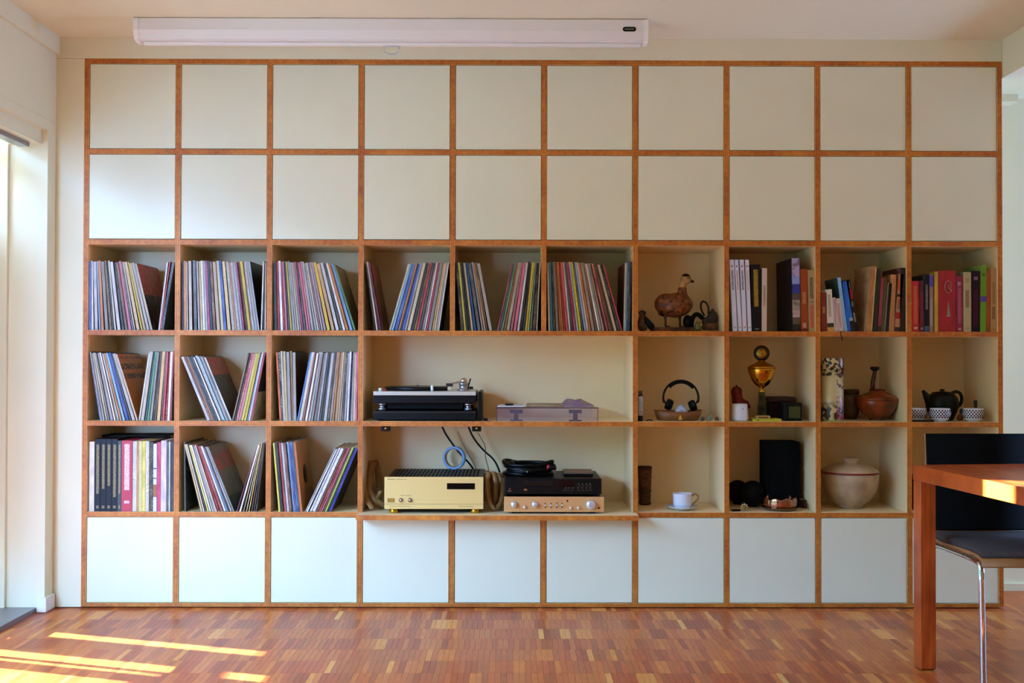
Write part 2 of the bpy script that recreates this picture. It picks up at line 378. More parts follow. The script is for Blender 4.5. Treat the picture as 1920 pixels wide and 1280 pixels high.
card = sleeve_mat()
PAL = dict(w=('ddd8d0', 'white'), e=('c9bb9c', 'beige'), c=('c8a874', 'tan'), o=('c07a3c', 'orange'), n=('6a4228', 'brown'), k=('1c1a1a', 'black'),
           d=('4a4844', 'dark grey'), s=('a39c92', 'grey'), r=('b8262c', 'red'), p=('c77078', 'pink'), m=('a01c4c', 'magenta'), b=('3a5a9c', 'blue'),
           l=('8fb0cc', 'pale blue'), t=('2f6470', 'teal'), g=('4f8a5a', 'green'), y=('d8c23c', 'yellow'), a=('9a7478', 'mauve'), q=('94a83c', 'lime green'),
           f=('3c4a34', 'dark green'), u=('1f2f8c', 'deep blue'), h=('7d6a52', 'khaki'))
ORD = ['first', 'second', 'third', 'fourth', 'fifth', 'sixth', 'seventh', 'eighth', 'ninth', 'tenth', 'eleventh', 'twelfth', 'thirteenth', 'fourteenth', 'fifteenth',
       'sixteenth', 'seventeenth', 'eighteenth', 'nineteenth', 'twentieth', 'twenty-first', 'twenty-second', 'twenty-third', 'twenty-fourth', 'twenty-fifth', 'twenty-sixth',
       'twenty-seventh', 'twenty-eighth', 'twenty-ninth', 'thirtieth', 'thirty-first', 'thirty-second', 'thirty-third', 'thirty-fourth']
ROWN = {3: 'upper', 4: 'middle', 5: 'lower'}
def jitter(h, amt=.05):
    import colorsys
    r, g, b = (int(h[i:i+2], 16)/255 for i in (0, 2, 4)); hh, s, v = colorsys.rgb_to_hsv(r, g, b)
    hh = (hh+random.uniform(-.02, .02)) % 1; s = min(1, max(0, s*random.uniform(.8, 1.25))); v = min(1, max(0, v*random.uniform(1-amt*3, 1+amt*2)))
    return colorsys.hsv_to_rgb(hh, s, v)
def colorize(me, faces, marks):
    """faces/marks: per original box face colours (bottom, top, spine, right, back, left)"""
    part_color(me, faces, 'Col'); part_color(me, marks, 'Mrk')
LS = .313
def sleeve_at(name, Xb, Xt, zb_, th, size, spine, cover, markc, amt, y0, mats=card):
    """a thin upright slab whose spine runs from Xb on the board to Xt at its top"""
    s = max(-.9, min(.9, (Xt-Xb)/size)); a = math.asin(s)
    mb = MB().box(-th/2, th/2, 0, size if name == 'record_sleeve' else .30, 0, size)
    me = bpy.data.meshes.new(name); me.from_pydata(mb.v, [], mb.f)
    for m_ in (mats if isinstance(mats, list) else [mats]): me.materials.append(m_)
    if isinstance(mats, list): me.polygons[3].material_index = 1
    paper = lin('cfc3aa'); cv = lin(cover); sp = lin(spine); mk = lin(markc)
    colorize(me, [paper, paper, sp, cv, paper, cv], [mk[:3]+(.35,), mk[:3]+(.35,), mk[:3]+(amt,), mk[:3]+(.5,), mk[:3]+(0,), mk[:3]+(.5,)])
    o = bpy.data.objects.new(name, me); C.objects.link(o)
    o.location = (Xb, y0, zb_+th/2*abs(s)+.0004); o.rotation_euler = (0, a, 0)
    return o
def coverart(name, stops, noise=8, mixc='201510', mixa=.4, thr=.55):
    m = bpy.data.materials.new('sleeve_art_'+name); m.use_nodes = True; N = m.node_tree.nodes; L = m.node_tree.links; b = N['Principled BSDF']
    tc = N.new('ShaderNodeTexCoord'); sx = N.new('ShaderNodeSeparateXYZ'); L.new(tc.outputs['Object'], sx.inputs[0])
    mr = N.new('ShaderNodeMapRange'); mr.inputs[2].default_value = LS; L.new(sx.outputs[2], mr.inputs[0])
    cr = N.new('ShaderNodeValToRGB'); cr.color_ramp.interpolation = 'CONSTANT'; e = cr.color_ramp.elements
    e[0].position = 0; e[0].color = lin(stops[0][1]); e[1].position = stops[1][0]; e[1].color = lin(stops[1][1])
    for p, c in stops[2:]: x = e.new(p); x.color = lin(c)
    L.new(mr.outputs[0], cr.inputs[0]); nz = N.new('ShaderNodeTexNoise'); nz.inputs['Scale'].default_value = noise; nz.inputs['Detail'].default_value = 4; L.new(tc.outputs['Object'], nz.inputs['Vector'])
    th = N.new('ShaderNodeMapRange'); th.inputs[1].default_value = thr-.04; th.inputs[2].default_value = thr+.04; th.inputs[4].default_value = mixa; L.new(nz.outputs[0], th.inputs[0])
    mx = N.new('ShaderNodeMix'); mx.data_type = 'RGBA'; L.new(th.outputs[0], mx.inputs[0]); L.new(cr.outputs[0], mx.inputs[6]); mx.inputs[7].default_value = lin(mixc)
    L.new(mx.outputs[2], b.inputs['Base Color']); b.inputs['Roughness'].default_value = .4; return m
ART = dict(
    redband=coverart('redband', [(0, '2a2420'), (.5, '1d2230'), (.52, 'b83e3e')], 30, 'd09070', .35, .58),
    blackart=coverart('black', [(0, '121112'), (.9, '1d1a10')], 40, '6a5a20', .4, .64),
    olive=coverart('olive', [(0, '4a4018'), (.45, '56481a'), (.7, '8a5a24')], 22, '8a6a20', .5, .55),
    brownred=coverart('brownred', [(0, '8a5a2c'), (.4, 'a86838'), (.7, 'b0604a')], 25, '4a6050', .5, .56),
    ochre=coverart('ochre', [(0, '3a2a08'), (.5, '4a360c')], 20, '1a1404', .5, .55),
    orange=coverart('orange', [(0, 'd88430'), (.62, '3a2410'), (.70, 'd88430'), (.76, '3a2410'), (.85, 'd88430'), (.92, '8a5030'), (.96, 'd88430')], 95, 'd88430', 1, .52),
    bridge=coverart('bridge', [(0, '2a1e16'), (.68, '2c2014'), (.70, 'b8441c'), (.97, 'c04a20')], 26, '7a3818', .5, .58),
    blackwhite=coverart('blackwhite', [(0, 'b0a080'), (.42, '14120f')], 18, '2a2018', .35, .6),
    browndim=coverart('browndim', [(0, '3a2614'), (.5, '4a3018')], 12, '22160a', .4, .5),
    painted=coverart('painted', [(0, '3a5244'), (.22, '7a7a64'), (.62, 'b04a34'), (.86, '8a705c')], 13, '4a5a58', .6, .54),
    kraft=coverart('kraft', [(0, 'dca060'), (.5, 'dca060')], 8, 'c89050', .3, .5),
    darkbrown=coverart('darkbrown', [(0, '2a1c12'), (.5, '32221a')], 14, '181008', .4, .5))
COUNT = {}
def records(row, col, groups):
    cell = f"{ORD[col-1]} {ROWN[row]} record cell"; k = 0; x0c, x1c = cellx(col); zb_ = ZS[row]
    for (n, xb0, xb1, xt0, xt1, cs, art) in groups:
        n = len(cs)
        wts = [random.choice([.6, .75, .9, 1, 1.1, 1.5]) for _ in cs]; tot = sum(wts)-(wts[0]+wts[-1])/2 if n > 1 else 1; run = -wts[0]/2
        for i, ch in enumerate(cs):
            f = (run+wts[i]/2)/tot if n > 1 else 0; run += wts[i]
            y0 = .006+random.random()*.014
            Xb = X(xb0+(xb1-xb0)*f, YB[row]-2, y0); sgn = xt0+(xt1-xt0)*f-(xb0+(xb1-xb0)*f)
            Xt = X(xt0+(xt1-xt0)*f, YB[row]-130, y0)
            sb = (xb1-xb0)/tot*wts[i]/417; st = (xt1-xt0)/tot*wts[i]/417
            th = max(.0016, min(sb, st, .014)*.93) if n > 1 else .006
            s = max(-.9, min(.9, (Xt-Xb)/LS)); th *= math.sqrt(1-s*s)
            hw = th/2*math.sqrt(1-s*s)+.0012
            lo = min(Xb, Xb+s*LS)-hw; hi = max(Xb, Xb+s*LS)+hw
            if lo < x0c: Xb += x0c-lo; Xt += x0c-lo
            if hi > x1c: Xb += x1c-hi; Xt += x1c-hi
            hx, cname = PAL[ch]; base = jitter(hx)
            light = sum(base) > 1.35
            mk = jitter(random.choice(['2a2624', '6a3430', '3a4a6a', '57493a']) if light else random.choice(['d8ccb0', 'c8a860', 'b8b0a8']))
            amt = random.choice([.15, .3, .5, .75])
            cov = jitter(random.choice(['6a4a34', '8a7a64', '3a3a3e', hx]))
            a = art if i == n-1 else None
            if i == n-1 and a is None and False: pass
            o = sleeve_at('record_sleeve', Xb, Xt, zb_, th, LS+.001-random.random()*.007, base, cov, mk, amt, y0, [card, ART[a]] if a else card)
            if a == 'kraft': MB().cyl((th/2+.0001, .16, .155), (th/2+.0006, .16, .155), .046, n=36).obj('centre_label', mat('disc_label', '2a1a14', .4), o)
            k += 1
            tag(o, f"{cname} record sleeve, {ORD[k-1]} from left in {cell}", 'record sleeve', f"record sleeves in the {cell}")
records(3, 1, [(0, 168, 284, 168, 254, 'bwwlosnkewdnpdecycse', 'redband'), (0, 298, 304, 314, 325, 'wrk', 'blackart')])
records(3, 2, [(0, 343, 485, 343, 467, 'kocedscesmkncebceossmnywss', 'blackart'), (0, 490, 497, 494, 498, 'eke', None)])
records(3, 3, [(0, 517, 665, 515, 627, 'krwrpdyssesmdppsseasaycwdwolg', 'olive')])
records(3, 4, [(0, 703, 717, 686, 694, 'kekmk', 'brownred'), (0, 731, 822, 767, 841, 'elbokbsednrdswrsccsw', 'ochre')])
records(3, 5, [(0, 867, 920, 856, 897, 'kykkcbdscne', None), (0, 933, 1006, 961, 1013, 'mdgceppwkkyqdke', 'blackart')])
records(3, 6, [(0, 1030, 1166, 1027, 1131, 'etkhoorrwdmwydleoenwsekrndekr', None), (0, 1170, 1179, 1173, 1184, 'eltk', None)])
records(4, 1, [(0, 187, 257, 167, 218, 'bssesswwwolbdse', 'orange'), (0, 261, 320, 280, 325, 'wetgsdncnrrwr', None)])
records(4, 2, [(0, 391, 433, 342, 384, 'wnokkwwlsedw', 'bridge'), (0, 436, 471, 466, 496, 'hdrpyylwr', 'blackwhite')])
records(4, 3, [(0, 526, 553, 519, 551, 'okecsce', 'browndim'), (0, 558, 668, 583, 671, 'bepnwwsssddwdwocecdswusep', None)])
records(5, 2, [(0, 347, 347, 346, 346, 'f', None), (0, 378, 438, 347, 389, 'cekywwewrrwldws', 'painted'), (0, 444, 480, 483, 496, 'mwceyndk', None)])
records(5, 3, [(0, 524, 565, 513, 552, 'ykorwntlbbdo', 'kraft'), (0, 573, 619, 629, 669, 'swdwwnrpnqku', 'darkbrown')])
# ------------------------------------------------------------------ boxed sets and books
def book(row, x0, x1, ytop, spine, label, cat='book', mark=None, amt=.9, dx=0, depth=.20, y0=.012, pages=True, group=None, pages_col='d9cfb6', cover=None, name='book', art=None, ybase=None):
    """x0..x1 pixel span of the spine at its foot, ytop pixel of its top, dx pixel shift of the top"""
    yb = YB[row]-2; Xa, Xc = X(x0, yb, y0), X(x1, yb, y0); th = Xc-Xa-.0006; zb_ = ZS[row]
    Hh = Zz((x0+x1)/2, ytop, y0)-zb_; Dx = dx/417*1.0; size = math.hypot(Hh, Dx); s = Dx/size; a = math.asin(s); th *= math.cos(a)
    bt = min(.0025, th*.2); co = cover or spine; sp = lin(spine); cv = lin(co); mk = lin(mark or ('e8e0c8' if sum(sp[:3]) < 1.0 else '40342a'))
    mb = MB(); fc = []; mc = []
    def bx(*q, sc=sp, am=0):
        mb.box(*q); fc.extend([cv, cv, sc, cv, cv, cv]); mc.extend([mk[:3]+(0,)]*2+[mk[:3]+(am,)]+[mk[:3]+(.3,)]+[mk[:3]+(0,)]+[mk[:3]+(.3,)])
    if pages:
        bx(-th/2, th/2, 0, bt, 0, size, am=amt); bx(-th/2, -th/2+bt, bt, depth, 0, size); bx(th/2-bt, th/2, bt, depth, 0, size)
    else: bx(-th/2, th/2, 0, depth, 0, size, am=amt)
    me = bpy.data.meshes.new(name); me.from_pydata(mb.v, [], mb.f); me.materials.append(card); part_color(me, fc, 'Col'); part_color(me, mc, 'Mrk')
    if art:
        me.materials.append(art); me.polygons[2].material_index = 1
    o = bpy.data.objects.new(name, me); C.objects.link(o)
    lo = min(-th/2*math.cos(a), -th/2*math.cos(a)+s*size)
    o.location = ((Xa+Xc)/2, y0, zb_+th/2*abs(s)+.0004); o.rotation_euler = (0, a, 0)
    if pages: MB().box(-th/2+bt, th/2-bt, bt, depth-.004, .003, size-.003).obj('pages', mat('book_paper_'+pages_col, pages_col, .8), o)
    tag(o, label, cat, group); o['_'] = 0; del o['_']
    return o, th, size
def barspine(name, base, bars, H, wd=(.26, .74)):
    """flat print on a spine: (z0, z1, colour) lettering columns, or (z0, z1, colour, 1) solid blocks, by height"""
    m = bpy.data.materials.new('print_'+name); m.use_nodes = True; N = m.node_tree.nodes; L = m.node_tree.links; b = N['Principled BSDF']
    tc = N.new('ShaderNodeTexCoord'); sx = N.new('ShaderNodeSeparateXYZ'); L.new(tc.outputs['Object'], sx.inputs[0])
    mr = N.new('ShaderNodeMapRange'); mr.inputs[2].default_value = H; L.new(sx.outputs[2], mr.inputs[0])
    def ramp(bb):
        cr = N.new('ShaderNodeValToRGB'); cr.color_ramp.interpolation = 'CONSTANT'; e = cr.color_ramp.elements; st = [(0, base)]
        for q_ in sorted(bb): st += [(q_[0], q_[2]), (q_[1], base)]
        e[0].position = 0; e[0].color = lin(base)
        if len(st) == 1: e[1].color = lin(base)
        else:
            e[1].position = st[1][0]; e[1].color = lin(st[1][1])
            for p, c in st[2:]: x = e.new(min(1, p)); x.color = lin(c)
        L.new(mr.outputs[0], cr.inputs[0]); return cr.outputs[0]
    full = ramp([q_ for q_ in bars if len(q_) == 4]); text = ramp([q_ for q_ in bars if len(q_) == 3])
    mp = N.new('ShaderNodeMapping'); mp.inputs['Scale'].default_value = (430, 1, 330); L.new(tc.outputs['Object'], mp.inputs[0])
    nz = N.new('ShaderNodeTexNoise'); nz.inputs['Scale'].default_value = 1; nz.inputs['Detail'].default_value = 1; L.new(mp.outputs[0], nz.inputs['Vector'])
    th = N.new('ShaderNodeMapRange'); th.inputs[1].default_value = .44; th.inputs[2].default_value = .50; L.new(nz.outputs[0], th.inputs[0])
    gx = N.new('ShaderNodeSeparateXYZ'); L.new(tc.outputs['Generated'], gx.inputs[0])
    ga = N.new('ShaderNodeMath'); ga.operation = 'GREATER_THAN'; ga.inputs[1].default_value = wd[0]; L.new(gx.outputs[0], ga.inputs[0])
    gb = N.new('ShaderNodeMath'); gb.operation = 'LESS_THAN'; gb.inputs[1].default_value = wd[1]; L.new(gx.outputs[0], gb.inputs[0])
    m1 = N.new('ShaderNodeMath'); m1.operation = 'MULTIPLY'; L.new(ga.outputs[0], m1.inputs[0]); L.new(gb.outputs[0], m1.inputs[1])
    m2 = N.new('ShaderNodeMath'); m2.operation = 'MULTIPLY'; L.new(m1.outputs[0], m2.inputs[0]); L.new(th.outputs[0], m2.inputs[1])
    # lettering shows only where the lettering ramp differs from the ground
    df = N.new('ShaderNodeMix'); df.data_type = 'RGBA'; df.blend_type = 'DIFFERENCE'; df.inputs[0].default_value = 1; L.new(text, df.inputs[6]); df.inputs[7].default_value = lin(base)
    bw = N.new('ShaderNodeRGBToBW'); L.new(df.outputs[2], bw.inputs[0]); gt = N.new('ShaderNodeMath'); gt.operation = 'GREATER_THAN'; gt.inputs[1].default_value = .002; L.new(bw.outputs[0], gt.inputs[0])
    m3 = N.new('ShaderNodeMath'); m3.operation = 'MULTIPLY'; L.new(m2.outputs[0], m3.inputs[0]); L.new(gt.outputs[0], m3.inputs[1])
    mx = N.new('ShaderNodeMix'); mx.data_type = 'RGBA'; L.new(full, mx.inputs[6]); L.new(m3.outputs[0], mx.inputs[0]); L.new(text, mx.inputs[7])
    L.new(mx.outputs[2], b.inputs['Base Color']); b.inputs['Roughness'].default_value = .45
    if sum(lin(base)[:3]) < .05: b.inputs['Specular IOR Level'].default_value = .25
    return m
Bx = 'boxed record sets in the lower left cell'
q = lambda z: 150+z*.1875
gold = 'a89868'
box_sets = [(90, 141, 828, 'dcd2bc', 'cream record box, leftmost in the lower left cell', None, .15), 
    (146, 201, 823, '15131a', 'first of four black boxed sets with pale spine lettering, beside the cream box', gold, None),
    (203, 257, 823, '120f14', 'second of four black boxed sets with pale spine lettering in lower left cell', gold, None),
    (259, 312, 823, '15131a', 'third of four black boxed sets with pale spine lettering in lower left cell', gold, None),
    (314, 372, 823, '141216', 'fourth of four black boxed sets with pale spine lettering, next to dark green', gold, None),
    (374, 410, 826, '2a3a30', 'dark green boxed set with yellowish lettering left of the red box', 'a0985a', None),
    (412, 520, 826, 'b8223c', 'wide crimson boxed set with large white spine lettering', 'f0e4dc', None),
    (524, 566, 827, 'd8d4c8', 'white boxed set with grey lettering right of the crimson box', '6a6050', .8),
    (568, 584, 827, 'c88c3c', 'thin ochre boxed set among the white and yellow spines', None, .1),
    (585, 618, 827, 'd8d090', 'pale yellow boxed set with small dark print', '8a8030', .9),
    (619, 652, 827, 'd8c84a', 'bright yellow boxed set in the lower left cell', 'f0e8b0', .7),
    (653, 688, 827, 'd8d0bc', 'off-white boxed set with brown print left of the dark brown spine', '8a6a40', .9),
    (690, 728, 829, '2a1e14', 'dark brown boxed set with gold print in the lower left cell', gold, .8),
    (730, 764, 832, 'd4dce4', 'white boxed set with an orange-brown block near its foot', '8a98a0', .4),
    (766, 804, 829, 'c03058', 'narrow pinkish red boxed set right of the white one', 'e0a0b0', .3),
    (806, 862, 826, 'd8c4c0', 'pale pink boxed set, plain spine, in the lower left cell', 'c8b0a8', .3),
    (864, 884, 828, '4a4c48', 'thin charcoal sleeve second from right in the lower left cell', None, .2),
    (885, 900, 828, 'c4bcae', 'thin grey-white sleeve beside the rightmost black sleeve', None, .2),
    (903, 934, 829, '141414', 'black boxed set, rightmost in the lower left cell', 'a0a060', .3)]
HB = .315
for i, (a, b, yt, c, lab, mk, am) in enumerate(box_sets):
    art = None
    if am is None:
        L0 = {1: .25, 2: .32, 3: .36, 4: .2, 5: .25, 6: .30}[i]
        bars = [(.04, .08, mk), (L0, .95, mk)] if i != 6 else [(.11, .15, mk), (L0, .96, mk)]
        art = barspine('set%d' % i, c, bars, HB)
    if i == 13: art = barspine('set13', c, [(.2, .38, 'a05a28', 1), (.46, .48, '707068', 1), (.6, .62, '506050', 1)], HB)
    book(5, q(a), q(b), yt, c, lab, 'boxed set', mk, am or 0, depth=.30, pages=False, group=Bx, name='boxed_set', art=art)
bk = MB().bbox(X(180, 818, .1), X(300, 818, .1), .17, .33, ZS[5]+.3215, ZS[5]+.331, .003).obj('flat_folder', mat('black_card', '17120f', .6))
tag(bk, 'flat black folder lying on top of the boxed sets', 'folder')
# books, upper row, eighth to tenth cells
q = lambda z: 1365+z*80/706
for i, (a, b, at_) in enumerate(((82, 158, 22), (172, 236, 107), (243, 315, 192), (329, 392, 283))):
    book(3, q(a), q(b), 487, 'd2d0dc', ORD[i]+' of four matching white softcover books leaning left in eighth column', 'book', ['3a3a3a', 'b08060', '4a3030', 'c0a080'][i], .9,
         dx=(at_-a)*80/706, depth=.22, group='four matching white softcovers', art=barspine('white%d' % i, 'd2d0dc', [(.04, .06, '6a6a60'), (.58, .86, ['3a3a3a', 'b08060', '4a3030', 'c0a080'][i]), (.9, .93, '7a3030')], .32))
book(3, q(28), q(78), 590, '14120f', 'small black book low behind the leaning white books', 'book', 'c0b070', .3, depth=.16, y0=.03)
book(3, q(402), q(552), 496, '0b0a0c', 'thick black hardback with gold spine lettering beside the white books', 'book', 'c09a30', 0, dx=-2.5, depth=.24,
     art=barspine('black', '0b0a0c', [(.025, .045, '8a8880'), (.38, .96, 'b8962c')], .29))
book(3, q(556), q(640), 502.5, 'cdb8a8', 'slim pale pink-white book right of the thick black hardback', 'book', '9a8a60', 0, dx=1, depth=.2,
     art=barspine('pale', 'cdb8a8', [(.4, .74, '8a7a48')], .28))
q = lambda z: 1450+z*85/725
artblue = coverart('blue', [(0, '14100c'), (.10, '5a5040'), (.2, 'b8a4a8'), (.3, '9a9488'), (.45, '584a48'), (.55, '2a3ca0'), (.68, '8aa0e0'), (.8, 'b0a4d0')], 28, '1a1420', .6, .57)
book(3, q(310), q(436), 484, '8a88c0', 'large blue-black pictorial book standing right of the gap in eighth column', 'book', None, 0, dx=-2, depth=.29, cover='11131f', art=artblue)
book(3, q(445), q(557), 504, 'a04a1c', 'orange-brown book beside the large blue pictorial book', 'book', 'c8a060', 0, dx=-1.5, depth=.2,
     art=barspine('oran', '9a4016', [(.06, .14, 'c8b0a0'), (.46, .66, 'c09050'), (.0, .04, '5a2008', 1)], .27))
book(3, q(566), q(680), 506, 'a8936a', 'beige book with dark and red lettering, right end of eighth column', 'book', None, 0, dx=-2, depth=.19,
     art=barspine('beige', 'a8936a', [(.06, .44, 'c02838'), (.48, .5, '5a4830'), (.55, .9, '3a2c20')], .27))
q = lambda z: 1540+z*80/661; G9 = 'books in the upper ninth column'
book(3, q(0), q(92), 548, '7c2414', 'brick red low book at the left end of ninth column', 'book', 'c8a050', 0, dx=-1.2, depth=.15, art=barspine('brick', '7c2414', [(.45, .62, 'b08a40')], .18))
book(3, q(98), q(200), 543, 'd8d0bc', 'thick white paperback with yellow picture at its foot', 'book', None, 0, dx=-4.5, depth=.14, art=barspine('penw', 'd8d0bc', [(0, .1, 'c89838', 1), (.1, .2, '30301c', 1), (.35, .9, '9a8a60')], .185))
book(3, q(204), q(262), 558, 'c8b8b4', 'white paperback with crimson top in front of the pale blue book', 'book', None, 0, dx=-5, depth=.14, art=barspine('crim', 'c8b8b4', [(.9, 1, 'b01848', 1), (.1, .8, 'a08888')], .175))
book(3, q(266), q(348), 560, 'd0b8ac', 'pale paperback with pinkish lettering left of the blue books', 'book', None, 0, dx=-7, depth=.13, art=barspine('pinkl', 'd0b8ac', [(.1, .75, 'b07068')], .17))
book(3, q(352), q(408), 521, '8fc0e0', 'tall pale blue book in ninth column', 'book', '50788c', .7, dx=-13, depth=.2, cover='28484c')
book(3, q(410), q(452), 528, '1060c8', 'first of two bright blue paperbacks in ninth column', 'book', '0a3a90', .5, dx=-10, depth=.18)
book(3, q(454), q(516), 527, '1470d0', 'second of two bright blue paperbacks, dark at its foot', 'book', None, 0, dx=-11, depth=.18, art=barspine('blueb', '1470d0', [(0, .2, '14120f', 1), (.2, .26, '90a8b0', 1), (.35, .5, '205090')], .235))
book(3, q(520), q(588), 525, '181414', 'black paperback with red block and white print leaning by the blue ones', 'book', None, 0, dx=-17, depth=.18, art=barspine('bred', '181414', [(.18, .36, 'a89880'), (.48, .58, '988878'), (.62, .82, 'a01c20', 1), (.84, .95, 'b0a090')], .235))
q = lambda z: 1620+z*90/823
book(3, q(0), q(30), 530, 'c4a078', 'low pale book beside the tall tan box', 'book', 'a08060', .1, dx=9, depth=.2, y0=.03)
book(3, q(48), q(115), 499, 'b8783a', 'tall tan slipcase leaning right in ninth column', 'book', None, .1, dx=9, depth=.24, cover='c09468', pages=False)
book(3, q(117), q(140), 500, 'c8b878', 'thin cream book against the tan slipcase', 'book', None, .1, dx=9, depth=.22)
book(3, q(150), q(226), 503, '241c0c', 'dark olive-black book right of the tan slipcase', 'book', None, 0, dx=8, depth=.21)
book(3, q(232), q(292), 521, '8a2c34', 'faded red paperback leaning right in ninth column', 'book', 'b07070', .5, dx=6.5, depth=.16, art=barspine('fadr', '8a3038', [(0, .1, '2c2420', 1), (.3, .8, '9a5048')], .235))
book(3, q(296), q(340), 521, '505028', 'narrow green paperback right of the faded red one', 'book', '303818', .6, dx=6.5, depth=.16)
book(3, q(344), q(366), 530, '8a7874', 'thin grey-mauve paperback between green and black ones', 'book', '503838', .5, dx=7, depth=.16)
book(3, q(370), q(420), 531, '0d0b0b', 'slim black paperback left of the orange patterned books', 'book', None, 0, dx=7, depth=.16)
book(3, q(426), q(515), 515, 'b88a54', 'first orange-beige patterned book in ninth column', 'book', 'a04028', .9, dx=4.5, depth=.17)
book(3, q(518), q(606), 514, 'b87048', 'second orange patterned book with red block and black band', 'book', None, 0, dx=9, depth=.17, art=barspine('pat2', 'b88060', [(0, .08, '30202c', 1), (.24, .36, 'a01c1c', 1), (.42, .62, '7a3828'), (.65, .7, '14120f', 1), (.78, .97, 'c85820', 1)], .24))
book(3, q(612), q(712), 502, '1c0c10', 'tall black and dark red book at the right end of ninth column', 'book', None, 0, dx=1.5, depth=.24, cover='5a1218')
q = lambda z: 1705+z*170/1554; G10 = 'books in the upper tenth column'
book(3, q(50), q(168), 527, 'b81c1c', 'bright red book with yellow lettering at left end of tenth column', 'book', None, 0, dx=-.8, depth=.17, art=barspine('red1', 'b81c1c', [(.05, .09, 'd8c890'), (.16, .92, 'c86830')], .225))
book(3, q(178), q(256), 526, '5c1020', 'dark maroon book second from left in tenth column', 'book', None, 0, dx=-1, depth=.17, art=barspine('mar', '4c0e1c', [(.04, .08, 'b090a0'), (.2, .8, '7a1828')], .225))
book(3, q(260), q(340), 515, '111016', 'black book with grey lettering third from left in tenth column', 'book', None, 0, depth=.18, art=barspine('blk3', '111016', [(0, .1, '40586a', 1), (.4, .85, '8a8474')], .25))
book(3, q(346), q(412), 514, '9a7868', 'narrow grey-brown and violet book left of the yellow spine', 'book', None, 0, depth=.18, art=barspine('vio', '94705c', [(.1, .6, 'a0a098'), (.8, 1, '5040a0', 1)], .255))
book(3, q(432), q(496), 509, 'c8a030', 'mustard yellow book left of the wide red book', 'book', '907018', .4, depth=.19)
rb, rth, rsz = book(3, q(500), q(796), 507.5, 'a01418', 'very wide red book with a grey spiral emblem and wedge', 'book', None, 0, depth=.2)
emb = mat('grey_foil', '8a7a6a', .5)
def emblem():
    mb = MB(); cx, cz = .006, rsz*.735; R = .021
    pts = [(cx+R*.78*math.cos(a), -.0006, cz+R*1.28*math.sin(a)) for a in [math.radians(20+i*11) for i in range(30)]]
    mb.ribbon(pts, .0012, .0022, wdir=Vector((0, 1, 0)))
    pts = [(cx+.004+r_*.7*math.cos(a), -.0006, cz+.002+r_*math.sin(a)) for a, r_ in [(math.radians(-40+i*22), .013-.0006*i) for i in range(18)]]
    mb.ribbon(pts, .0012, .0022, wdir=Vector((0, 1, 0)))
    mb.ribbon([(cx+.002, -.0006, cz-.006), (cx+.015, -.0006, cz-.019)], .0012, .004)
    mb.prism([(cx-.009, rsz*.245), (cx+.009, rsz*.245), (cx, rsz*.52)], -.0011, -.0001)
    return mb.obj('spine_emblem', emb, rb)
emblem()
book(3, q(806), q(920), 517, '8a1c34', 'crimson book with pale lettering right of the wide red book', 'book', None, 0, dx=-.6, depth=.18, art=barspine('crm', '8a1c34', [(.03, .07, 'c09898'), (.16, .82, 'a85868'), (.85, .92, 'c090a0')], .245))
book(3, q(926), q(1062), 510, 'b0a070', 'cream book with brown lettering in the middle of tenth column', 'book', None, 0, depth=.19, art=barspine('crmb', 'b0a070', [(.04, .07, '908050'), (.42, .72, '6a4a28'), (.85, .93, '9a7a50')], .26))
book(3, q(1064), q(1206), 508, '1e0a18', 'dark purple-black book with faint red lettering left of green spine', 'book', None, 0, dx=1, depth=.2, art=barspine('prp', '1e0a18', [(.1, .72, '4a1024'), (.88, .94, 'a07080')], .265))
book(3, q(1212), q(1318), 497.5, '649a2c', 'grass green book with small violet label in tenth column', 'book', None, 0, dx=1.5, depth=.19, art=barspine('grn', '649a2c', [(.46, .54, '5848a0', 1), (.85, .9, '385818')], .295))
book(3, q(1322), q(1384), 506, 'a8501c', 'narrow rust orange book right of the green one', 'book', '6a3010', .4, dx=.6, depth=.18)
book(3, q(1390), q(1500), 503, 'b8905c', 'sand coloured book with brown vertical lettering, rightmost in tenth column', 'book', None, 0, dx=.8, depth=.18, art=barspine('snd', 'b8905c', [(.03, .05, '806038'), (.2, .4, '5a3c20'), (.44, .8, '8a6838')], .28))
book(3, q(1504), q(1524), 505, 'a89078', 'thin grey-beige booklet at the right wall of tenth column', 'book', None, .1, dx=.3, depth=.18)
# ------------------------------------------------------------------ projection screen under the ceiling
wplas = mat('white_plastic', 'e6e2d8', .4); blk = mat('black_plastic', '060505', .42); blk2 = mat('black_matte', '040404', .75)
chrome = mat('chrome', 'd8dce4', .08, 1); steel = mat('satin_steel', 'b8bcc4', .3, .9); brass = mat('polished_brass', 'd8a83c', .12, 1)
YP = -.30
xa, xb_ = X(250, 55, YP), X(1216, 60, YP); ztop = ZC-.001; zbt = Zz(700, 75, YP)
ps = thing('projection_screen', 'long white roll-up projection screen case fixed under the ceiling', 'projection screen', ((xa+xb_)/2, YP, ztop))
hw = (xb_-xa)/2; hh = ztop-zbt
sec = [(0, -.004), (.0, -hh*.55), (.012, -hh+.006), (.03, -hh), (.075, -hh), (.085, -hh+.012), (.085, -.004), (.08, 0), (.005, 0)]
def ext(name, x0, x1, grow, m, par):
    n = len(sec); vs = [(x, y+(-grow if y < .04 else grow), z-(grow if z < -.02 else 0)) for x in (x0, x1) for y, z in sec]
    fs = [tuple(range(n)), tuple(range(n, 2*n))]+[(i, (i+1) % n, (i+1) % n+n, i+n) for i in range(n)]
    return MB().add(vs, fs).obj(name, m, par)
ext('case', -hw+.02, hw-.02, 0, wplas, ps); ext('end_cap', -hw, -hw+.0199, .0025, lacq, ps); ext('end_cap', hw-.0199, hw, .0025, lacq, ps)
